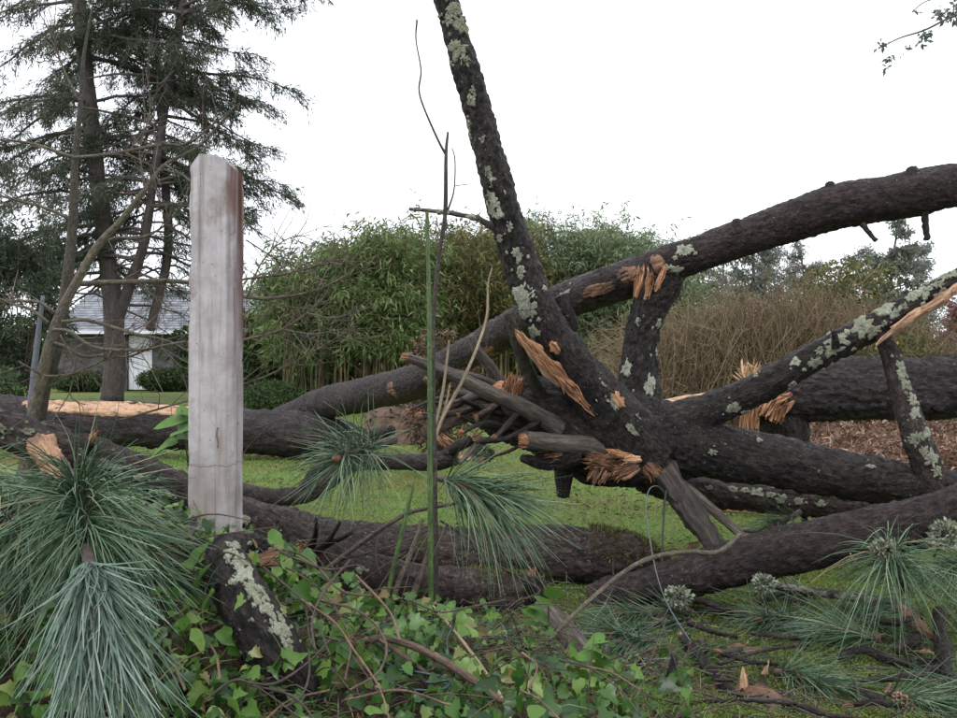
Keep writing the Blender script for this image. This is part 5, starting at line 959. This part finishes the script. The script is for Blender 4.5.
_chips = [(648, 640), (655, 628), (690, 690), (705, 632), (722, 612), (765, 640), (790, 660), (806, 626), (820, 706), (846, 640), (870, 612), (884, 692), (922, 650), (936, 700)]
def chip(label, px, py, h, d, L, w, mat, seed, n=2, group=None): o = splinters(P(px, py, gp(px, py, h)), d, n, L, w, .1, seed, .006, .35).build('wood_chip', mat, None); tagit(o, label, 'wood chip', group)
chip('cream wood chip standing upright near the bottom edge', 745, 684, .05, (-.15, -.25, 1), .095, .017, WOODP, 1)
chip('tiny cream wood chip right of the upright cream chip', 764, 672, .05, (.1, -.3, 1), .05, .009, WOODP, 2, 1)
chip('orange wood chip on the lawn under the central sprig', 304, 478, .01, (1, -.1, -.05), .11, .016, SAPW, 3)
chip('orange wood chip at the left end of the reddish log', 629, 603, .03, (.6, -.4, .3), .07, .012, WOOD, 4)
chip('orange wood chip on moss at the bottom edge', 706, 700, .02, (1, -.2, .05), .06, .009, WOOD, 5)
chip('pale wood chip on the shavings behind the drooping limb', 866, 449, .05, (-.3, -.2, .8), .16, .03, WOODP, 6)
chip('brown bark chip lying right of the fallen dark log', 690, 545, .02, (.8, -.2, .1), .09, .013, WOODB, 7)
for k, (px, py) in enumerate(_chips): chip('small pale wood splinter in the lower-right litter, %s of these' % nth(k, 14), px, py, .02, (_r.normal(), _r.normal() * .5, .25), .06, .009, [WOODP, SAPW, WOOD][k % 3], 20 + k, 1, 'pale splinters in the litter')
def bark_sheet(label, px, py, a, b, rot, seed):
    Y = gp(px, py, .02); c = P(px, py, Y); n, m = 10, 14; V = []; th = .006
    for s_ in (0, 1):
        for i_ in range(n):
            for j_ in range(m):
                u, v = i_ / (n - 1) * 2 - 1, j_ / (m - 1) * 2 - 1; k = 1 + .25 * float(vnoise(np.array([u * 2, v * 2, seed])))
                x, y = u * a * k, v * b * k; z = .03 * (1 - u * u) + .012 * float(vnoise(np.array([u * 3, v * 3, seed + 5]))) - s_ * th
                V.append([c[0] + x * math.cos(rot) - y * math.sin(rot), c[1] + x * math.sin(rot) + y * math.cos(rot), c[2] + z])
    Q = [[i_ * m + j_, i_ * m + j_ + 1, (i_ + 1) * m + j_ + 1, (i_ + 1) * m + j_] for i_ in range(n - 1) for j_ in range(m - 1)]; Q += [[x + n * m for x in q[::-1]] for q in Q]
    for i_ in range(n - 1):
        for j_ in (0, m - 1): a_ = i_ * m + j_; Q.append([a_, a_ + m, a_ + m + n * m, a_ + n * m])
    for j_ in range(m - 1):
        for i_ in (0, n - 1): a_ = i_ * m + j_; Q.append([a_, a_ + 1, a_ + 1 + n * m, a_ + n * m])
    o = mk('bark_sheet', V, Q, None, plain('rusty_inner_bark_%d' % seed, (.13, .062, .04), .8, .4, 40, .01), None, None, True); tagit(o, label, 'bark')
bark_sheet('curved rusty sheet of bark at the bottom edge', 770, 702, .06, .09, .3, 3); bark_sheet('small rusty flake of bark under the cream chip', 742, 655, .035, .05, 1.2, 4); bark_sheet('rusty flake of bark left of the dark right-edge stick', 868, 640, .04, .05, .7, 5)
def cone():
    c = P(905, 706, gp(905, 706, .02)); t = thing('pine_cone', c, 'brown closed pine cone at the bottom right edge', 'pine cone'); ax = nrm(np.array([-.2, .5, .35])); a = nrm(np.cross(ax, [0, 0, 1])); b = np.cross(ax, a)
    for k in range(70):
        u = (k + .5) / 70; r_ = .024 * math.sin(math.pi * (u * .85 + .1)); an = k * 2.39996; d = a * math.cos(an) + b * math.sin(an); p = c + ax * (u - .5) * .085; mb = MB(); tn = np.cross(ax, d)
        q = p + d * r_; V = np.array([p, q + tn * .007 - ax * .003, q + d * .004 + ax * .009, q - tn * .007 - ax * .003, q + d * .005]); mb.add(V, None, [[0, 1, 4], [1, 2, 4], [2, 3, 4], [3, 0, 4], [0, 3, 2], [0, 2, 1]]); mb.build('scale', VINE, t)
cone()
# foliose lichen lumps on twigs
def lichen_tuft(label, px, py, Y, rad, seed):
    r = np.random.default_rng(seed); c = P(px, py, Y); R = rad / F * Y; n = 420; u = rdir(n, r); p = c + u * R * (.55 + .45 * r.random((n, 1))) * [1, .8, .75]
    D = nrm(u + rdir(n, r) * .6); V, Q = cards(p, D, perp(D, r), r.uniform(.012, .022, n), r.uniform(.008, .016, n)); q0 = c - [0, 0, R]
    t = thing('lichen_tuft', q0, label, 'lichen'); mk('lobes', V, Q, None, LICHT, t); mb = MB(); thin(mb, np.array([[*(c + [-.02, .05, -R * 1.6]), .004], [*(c + [0, .02, -R * .4]), .004], [*(c + [.01, 0, R * .4]), .003]]), step=.02, sides=6); mb.build('twig', TWIG, t, True)
LICHT = leaf_mat('leafy_lichen', [(0, (.12, .13, .085)), (.5, (.24, .27, .19)), (1, (.38, .41, .32))], .1, .9, .1)
lichen_tuft('grey-green leafy lichen clump at the near side of reddish log', 678, 597, 3.45, 13, 1); lichen_tuft('leafy lichen clump at the right frame edge above the log', 946, 534, 3.2, 17, 2); lichen_tuft('leafy lichen clump on top of the upright-tipped sprig', 884, 550, 3.06, 12, 3); lichen_tuft('brownish lichen clump below the middle of the reddish log', 764, 583, 3.35, 10, 4); lichen_tuft('pale lichen clump hanging from the dark broken branch', 482, 454, 4.3, 11, 5)

# ------------------------------------------------------------------ grass, moss, litter (nobody could count these)
def blades(name, label, cat, n, xr, yr, L, w, mat, seed, up=1.0, lay=0.0, dens=None, lift=0.0, mode='grass'):
    r = np.random.default_rng(seed); Y = 1 / (1 / yr[0] + (1 / yr[1] - 1 / yr[0]) * r.random(n)); px = r.uniform(*xr, n); x = (px - CX) / F * Y
    if dens is not None:
        k = dens(x, Y, px) > r.random(n); x, Y, px = x[k], Y[k], px[k]
    n = len(x); b = np.stack([x, Y, G(x, Y) + lift * r.random(n)], 1); sc = np.sqrt(Y / 4)
    D = nrm(rdir(n, r) * [1, 1, lay + .15] + np.array([0, 0, up])); V, Q = cards(b, D, perp(D, r), L * r.uniform(.4, 1.2, n) * np.clip(sc, .8, 1.6), w * r.uniform(.6, 1.3, n) * np.clip(Y / 4, .7, 3), .25 if up else 0)
    o = mk(name, V, Q, None, mat); tagit(o, label, cat, kind='stuff'); return o
patchy = lambda sc, lo, hi, s: (lambda x, Y, px: sstep(lo, hi, fbm(np.stack([x * sc, Y * sc, x * 0], -1), s, 3)))
blades('lawn_grass', 'short green lawn grass behind the fallen tree', 'grass', 90000, (-30, 990), (3.6, 20), .042, .004, GRASS, 1, up=.85, lay=.1, dens=patchy(.9, -.75, -.15, 23))
blades('moss_grass', 'yellow-green moss and grass among the needle litter', 'grass', 42000, (430, 990), (2.4, 4.6), .032, .0035, GRASS, 2, up=.7, dens=patchy(2.2, -.15, .2, 3))
blades('needle_litter', 'fallen green needles strewn over the ground', 'needles', 9000, (470, 990), (2.4, 4.4), .15, .0022, NEEDD, 4, up=0.12, lay=.05, dens=patchy(1.8, -.35, .15, 7), lift=.04)
blades('brown_litter', 'brown bark flakes and dead needles on the ground', 'litter', 11000, (330, 990), (2.3, 4.6), .040, .008, LITT, 5, up=0.25, lay=.2, dens=patchy(2.5, -.3, .1, 11), lift=.02)
blades('lawn_litter', 'bark flakes needles and bits of wood scattered on the lawn', 'litter', 8000, (-30, 990), (3.7, 11), .05, .007, LITT, 15, up=.25, lay=.25, dens=patchy(1.1, -.2, .25, 29), lift=.03)
blades('moss_cushions', 'bright yellow-green moss cushions between the sticks', 'moss', 80000, (520, 990), (2.35, 4.4), .022, .0045, MOSS, 12, up=.5, lay=.4, dens=patchy(2.6, -.25, .05, 19), lift=.015)
def twig_litter():
    r = np.random.default_rng(91); n = 320; Y = 1 / (1 / 2.35 + (1 / 4.4 - 1 / 2.35) * r.random(n)); x = (r.uniform(420, 985, n) - CX) / F * Y; b = np.stack([x, Y, G(x, Y) + r.uniform(.003, .05, n)], 1)
    d = nrm(r.normal(size=(n, 3)) * [1, .9, .22]); l = (r.uniform(.04, .26, n) ** 1)[:, None]; k = r.normal(size=(n, 3)) * .02; w = r.uniform(.001, .0045, n)
    mb = MB(); prisms(mb, np.stack([np.column_stack([b, w]), np.column_stack([b + d * l * .4 + k, w * .9]), np.column_stack([b + d * l * .75 + k * .5, w * .7]), np.column_stack([b + d * l, w * .4])], 1), 5)
    tagit(mb.build('twig_litter', GREYD, None, True), 'small broken twigs strewn under the fallen crown', 'twigs', kind='stuff')
twig_litter()
blades('wood_shavings', 'rust-coloured wood shavings strewn behind the drooping limb', 'shavings', 22000, (795, 990), (7.5, 12), .09, .010, CHIP, 6, up=.30, lay=.5, lift=.22)

# ------------------------------------------------------------------ ivy on the bank
def ivy_mesh(seed):
    r = np.random.default_rng(seed)
    half = [[(.22, -.08), (.46, .02), (.40, .22), (.46, .40), (.27, .56), (.14, .80)], [(.20, -.05), (.36, .08), (.42, .25), (.40, .42), (.30, .62), (.15, .84)], [(.26, -.12), (.50, .00), (.41, .16), (.50, .36), (.26, .48), (.13, .74)]][seed % 3]
    hl = [(x * r.uniform(.8, 1.15), y + r.uniform(-.05, .05)) for x, y in half]; hr = [(-x * r.uniform(.8, 1.15), y + r.uniform(-.05, .05)) for x, y in half]
    mid = [(0, 0), (.02 * r.normal(), .34), (.03 * r.normal(), .66), (.06 * r.normal(), 1.02)]; P2 = mid + hl + hr; V = []; fold = r.uniform(.15, .55); curl = r.uniform(.1, .5); tw = r.normal() * .25
    for (x, y) in P2: V.append([x, y, fold * abs(x) - .5 * x * x - curl * y * y + tw * x * y + r.normal() * .025])
    T = []
    for o, sgn in ((4, 1), (10, -1)):
        idx = [(0, o, o + 1), (0, o + 1, 1), (o + 1, o + 2, 1), (1, o + 2, o + 3), (1, o + 3, o + 4), (1, o + 4, 2), (2, o + 4, o + 5), (2, o + 5, 3)]
        T += [t if sgn > 0 else t[::-1] for t in idx]
    return np.array(V), T
IVM = [ivy_mesh(s) for s in range(9)]
def ivy():
    r = np.random.default_rng(77); t = thing('ivy', on(400, 1.9), 'glossy green ivy with reddish vines covering the bank in front', 'ivy')
    me = []
    for k, (V, T) in enumerate(IVM):
        m_ = mesh_np('ivy_leaf', V, None, T, None, True); m_.materials.append(IVY); me.append(m_)
    n = 12500; Y = 1 / (1 / 1.30 + (1 / 2.75 - 1 / 1.30) * r.random(n)); px = r.uniform(-30, 720, n); x = (px - CX) / F * Y
    cov = sstep(-.55, .05, fbm(np.stack([x * 3.2, Y * 3.2, x * 0], -1), 4, 3)) * np.interp(px, [-40, 120, 190, 480, 600, 690, 730], [.55, .7, .85, .55, .34, .12, 0])
    k = cov > r.random(n); x, Y, px = x[k], Y[k], px[k]; n = len(x)
    z = G(x, Y) + r.random(n) ** 1.3 * .13 + .005; pos = np.stack([x, Y, z], 1)
    nor = nrm(np.stack([r.normal(size=n) * .8, -.6 + r.normal(size=n) * .7, .5 + r.random(n) * .7], 1)); sz = r.uniform(.012, .044, n) * r.uniform(.6, 1.25, n)
    hd = nrm(np.stack([r.normal(size=n) * 1.0, -.4 + r.normal(size=n) * .6, -.45 + r.normal(size=n) * .35], 1)); hd = nrm(hd - nor * (hd * nor).sum(1)[:, None]); sdv = np.cross(hd, nor)
    pp = proj(pos); vis = (pp[:, 0] > 0) & (pp[:, 0] < 957) & (pp[:, 1] < 716); score = np.where(vis, sz / Y * (1 + (z - G(x, Y)) * 6), 0); top = set(np.argsort(-score)[:300].tolist())
    og = ORG[t.name]; mb = MB()
    for q in range(n):
        R = np.column_stack([sdv[q], hd[q], nor[q]])
        if q in top:
            o = bpy.data.objects.new('leaf', me[q % 9]); col.objects.link(o); o.parent = t
            M = Matrix([[*R[a] * sz[q], pos[q][a] - og[a]] for a in range(3)] + [[0, 0, 0, 1]]); o.matrix_local = M
        else:
            V, T = IVM[q % 9]; mb.add(V * sz[q] @ R.T + pos[q], None, T)
    tagit(mb.build('leaf_mass', IVYS, t, True), kind='stuff')
    rows = [[(241, 535), (260, 539), (285, 554), (305, 562), (329, 570), (356, 565), (368, 572)], [(263, 567), (290, 589), (312, 611), (330, 655)], [(301, 599), (334, 622), (354, 650), (378, 685), (389, 718), (392, 740)], [(200, 562), (196, 575), (195, 603), (205, 636), (216, 655), (220, 680)], [(217, 592), (231, 638)], [(249, 683), (276, 683), (307, 663), (330, 640)], [(309, 650), (309, 675), (301, 696), (285, 707)], [(249, 685), (282, 692), (300, 702), (315, 720)], [(522, 653), (537, 666), (529, 689)], [(356, 575), (389, 611), (400, 640)], [(300, 585), (306, 610), (310, 640), (318, 652)], [(350, 560), (325, 590), (312, 620), (315, 650)], [(345, 700), (400, 690), (450, 705)], [(268, 560), (300, 575), (330, 600), (350, 640), (345, 680)], [(320, 600), (360, 612), (385, 640), (380, 670), (350, 690)], [(232, 560), (280, 550), (310, 560), (340, 590), (372, 596)], [(560, 660), (590, 668), (620, 690), (640, 715)], [(205, 700), (235, 680), (262, 690), (300, 718)], [(265, 720), (290, 700), (330, 690)], [(560, 720), (540, 700), (520, 690)], [(150, 690), (175, 665), (205, 650)], [(180, 620), (170, 650), (185, 690)], [(410, 600), (440, 612), (470, 607), (505, 600)], [(640, 690), (610, 672), (575, 665)]]
    for q in rows:
        y0 = r.uniform(1.64, 1.78); C = []
        for a, b in q:
            y = y0 + (660 - b) * .0035; C.append([*P(a, b, y), r.uniform(1.5, 2.9) / 2 / F * y])
        tube('vine', np.array(C), [VINE, TWIG, VINE2][len(C) % 3], t, step=.008, astep=.002, lump=.45, minseg=6)
    C = pxc([(433, 606, 2.3, 2.5), (456, 633, 2.15, 3), (479, 663, 2.0, 3.4), (500, 695, 1.9, 3.6), (513, 725, 1.84, 3.6)]); tube('vine', C, STRAW, t, step=.01, astep=.002, lump=.1, minseg=6)
    tw = MB()
    for k in range(800):
        pxx = r.uniform(-20, 700); y = r.uniform(1.4, 2.9); xx = (pxx - CX) / F * y; b = np.array([xx, y, gz(xx, y) + r.uniform(0, .05)]); d = nrm(r.normal(size=3) * [1, .8, .35]); l = r.uniform(.05, .34)
        m_ = b + d * l * .5 + [0, 0, r.uniform(0, .05)]; thin(tw, np.array([[*b, .0018], [*m_, .0016], [*(b + d * l), .0009]]), step=.03, sides=4)
    tagit(tw.build('dead_twigs', VINE2, t, True), kind='stuff')
    lt = MB(); nn = 5000; y = r.uniform(1.25, 2.9, nn); xx = (r.uniform(-40, 720, nn) - CX) / F * y; b = np.stack([xx, y, G(xx, y) + .004], 1); D = nrm(rdir(nn, r) * [1, 1, .3] + [0, 0, .1]); V, Q = cards(b, D, perp(D, r), r.uniform(.02, .07, nn), r.uniform(.004, .014, nn)); lt.add(V, Q); tagit(lt.build('dead_leaf_litter', LITT, t), kind='stuff')
ivy()
blades('bank_grass', 'loose grass blades and thin green shoots mixed through the ivy', 'grass', 9000, (170, 760), (1.5, 3.1), .11, .0035, GRASS, 33, up=.8, lay=.3, dens=patchy(3.0, -.25, .2, 37), lift=.03)
blades('bank_needles', 'fallen needles caught in the ivy', 'needles', 1600, (200, 720), (1.6, 3.1), .17, .0022, NEEDD, 34, up=.25, lay=.3, dens=patchy(2.5, -.1, .2, 41), lift=.10)
def bramble_leaf(label, px, py, Y, seed):
    r = np.random.default_rng(seed); c = P(px, py, Y); t = thing('bramble_sprout', c - [0, 0, .1], label, 'sprout'); tube('stem', np.array([[*(c + [.01, .05, -.22]), .003], [*(c + [.005, .02, -.1]), .0025], [*c, .002]]), GSTEM, t, step=.01, astep=.002, minseg=6)
    for k in range(5):
        V, T = IVM[k]; V = V * [.75, 1, 1]; an = r.uniform(-1.9, 1.9); hd = nrm(np.array([math.sin(an), -.35, .25 * math.cos(an) + r.normal() * .2])); nor = nrm(np.array([r.normal() * .3, -.5, 1])); nor = nrm(nor - hd * nor.dot(hd)); R = np.column_stack([np.cross(hd, nor), hd, nor]); mk('leaf', V * r.uniform(.055, .085) @ R.T + c + rdir(1, r)[0] * .015 - [0, 0, .02 * k], None, T, BRIGHT, t, None, True)
BRIGHT = leaf_mat('bright_bramble_leaf', [(0, (.07, .16, .03)), (.6, (.11, .22, .045)), (1, (.17, .28, .07))], .3, .4, .4)
bramble_leaf('bright green bramble sprout over the end of front log', 548, 596, 2.6, 1); bramble_leaf('bright green leafy sprout right of the brown branch piece', 600, 640, 2.3, 2); bramble_leaf('yellow-green leaves at the foot of the concrete post', 212, 545, 1.98, 3); bramble_leaf('bright ivy sprout left of the concrete post', 182, 410, 2.2, 4); bramble_leaf('green sprout leaning against the right side of the post', 262, 535, 2.2, 5); bramble_leaf('leafy sprout low between the post and the lichened stub', 205, 590, 1.9, 6)
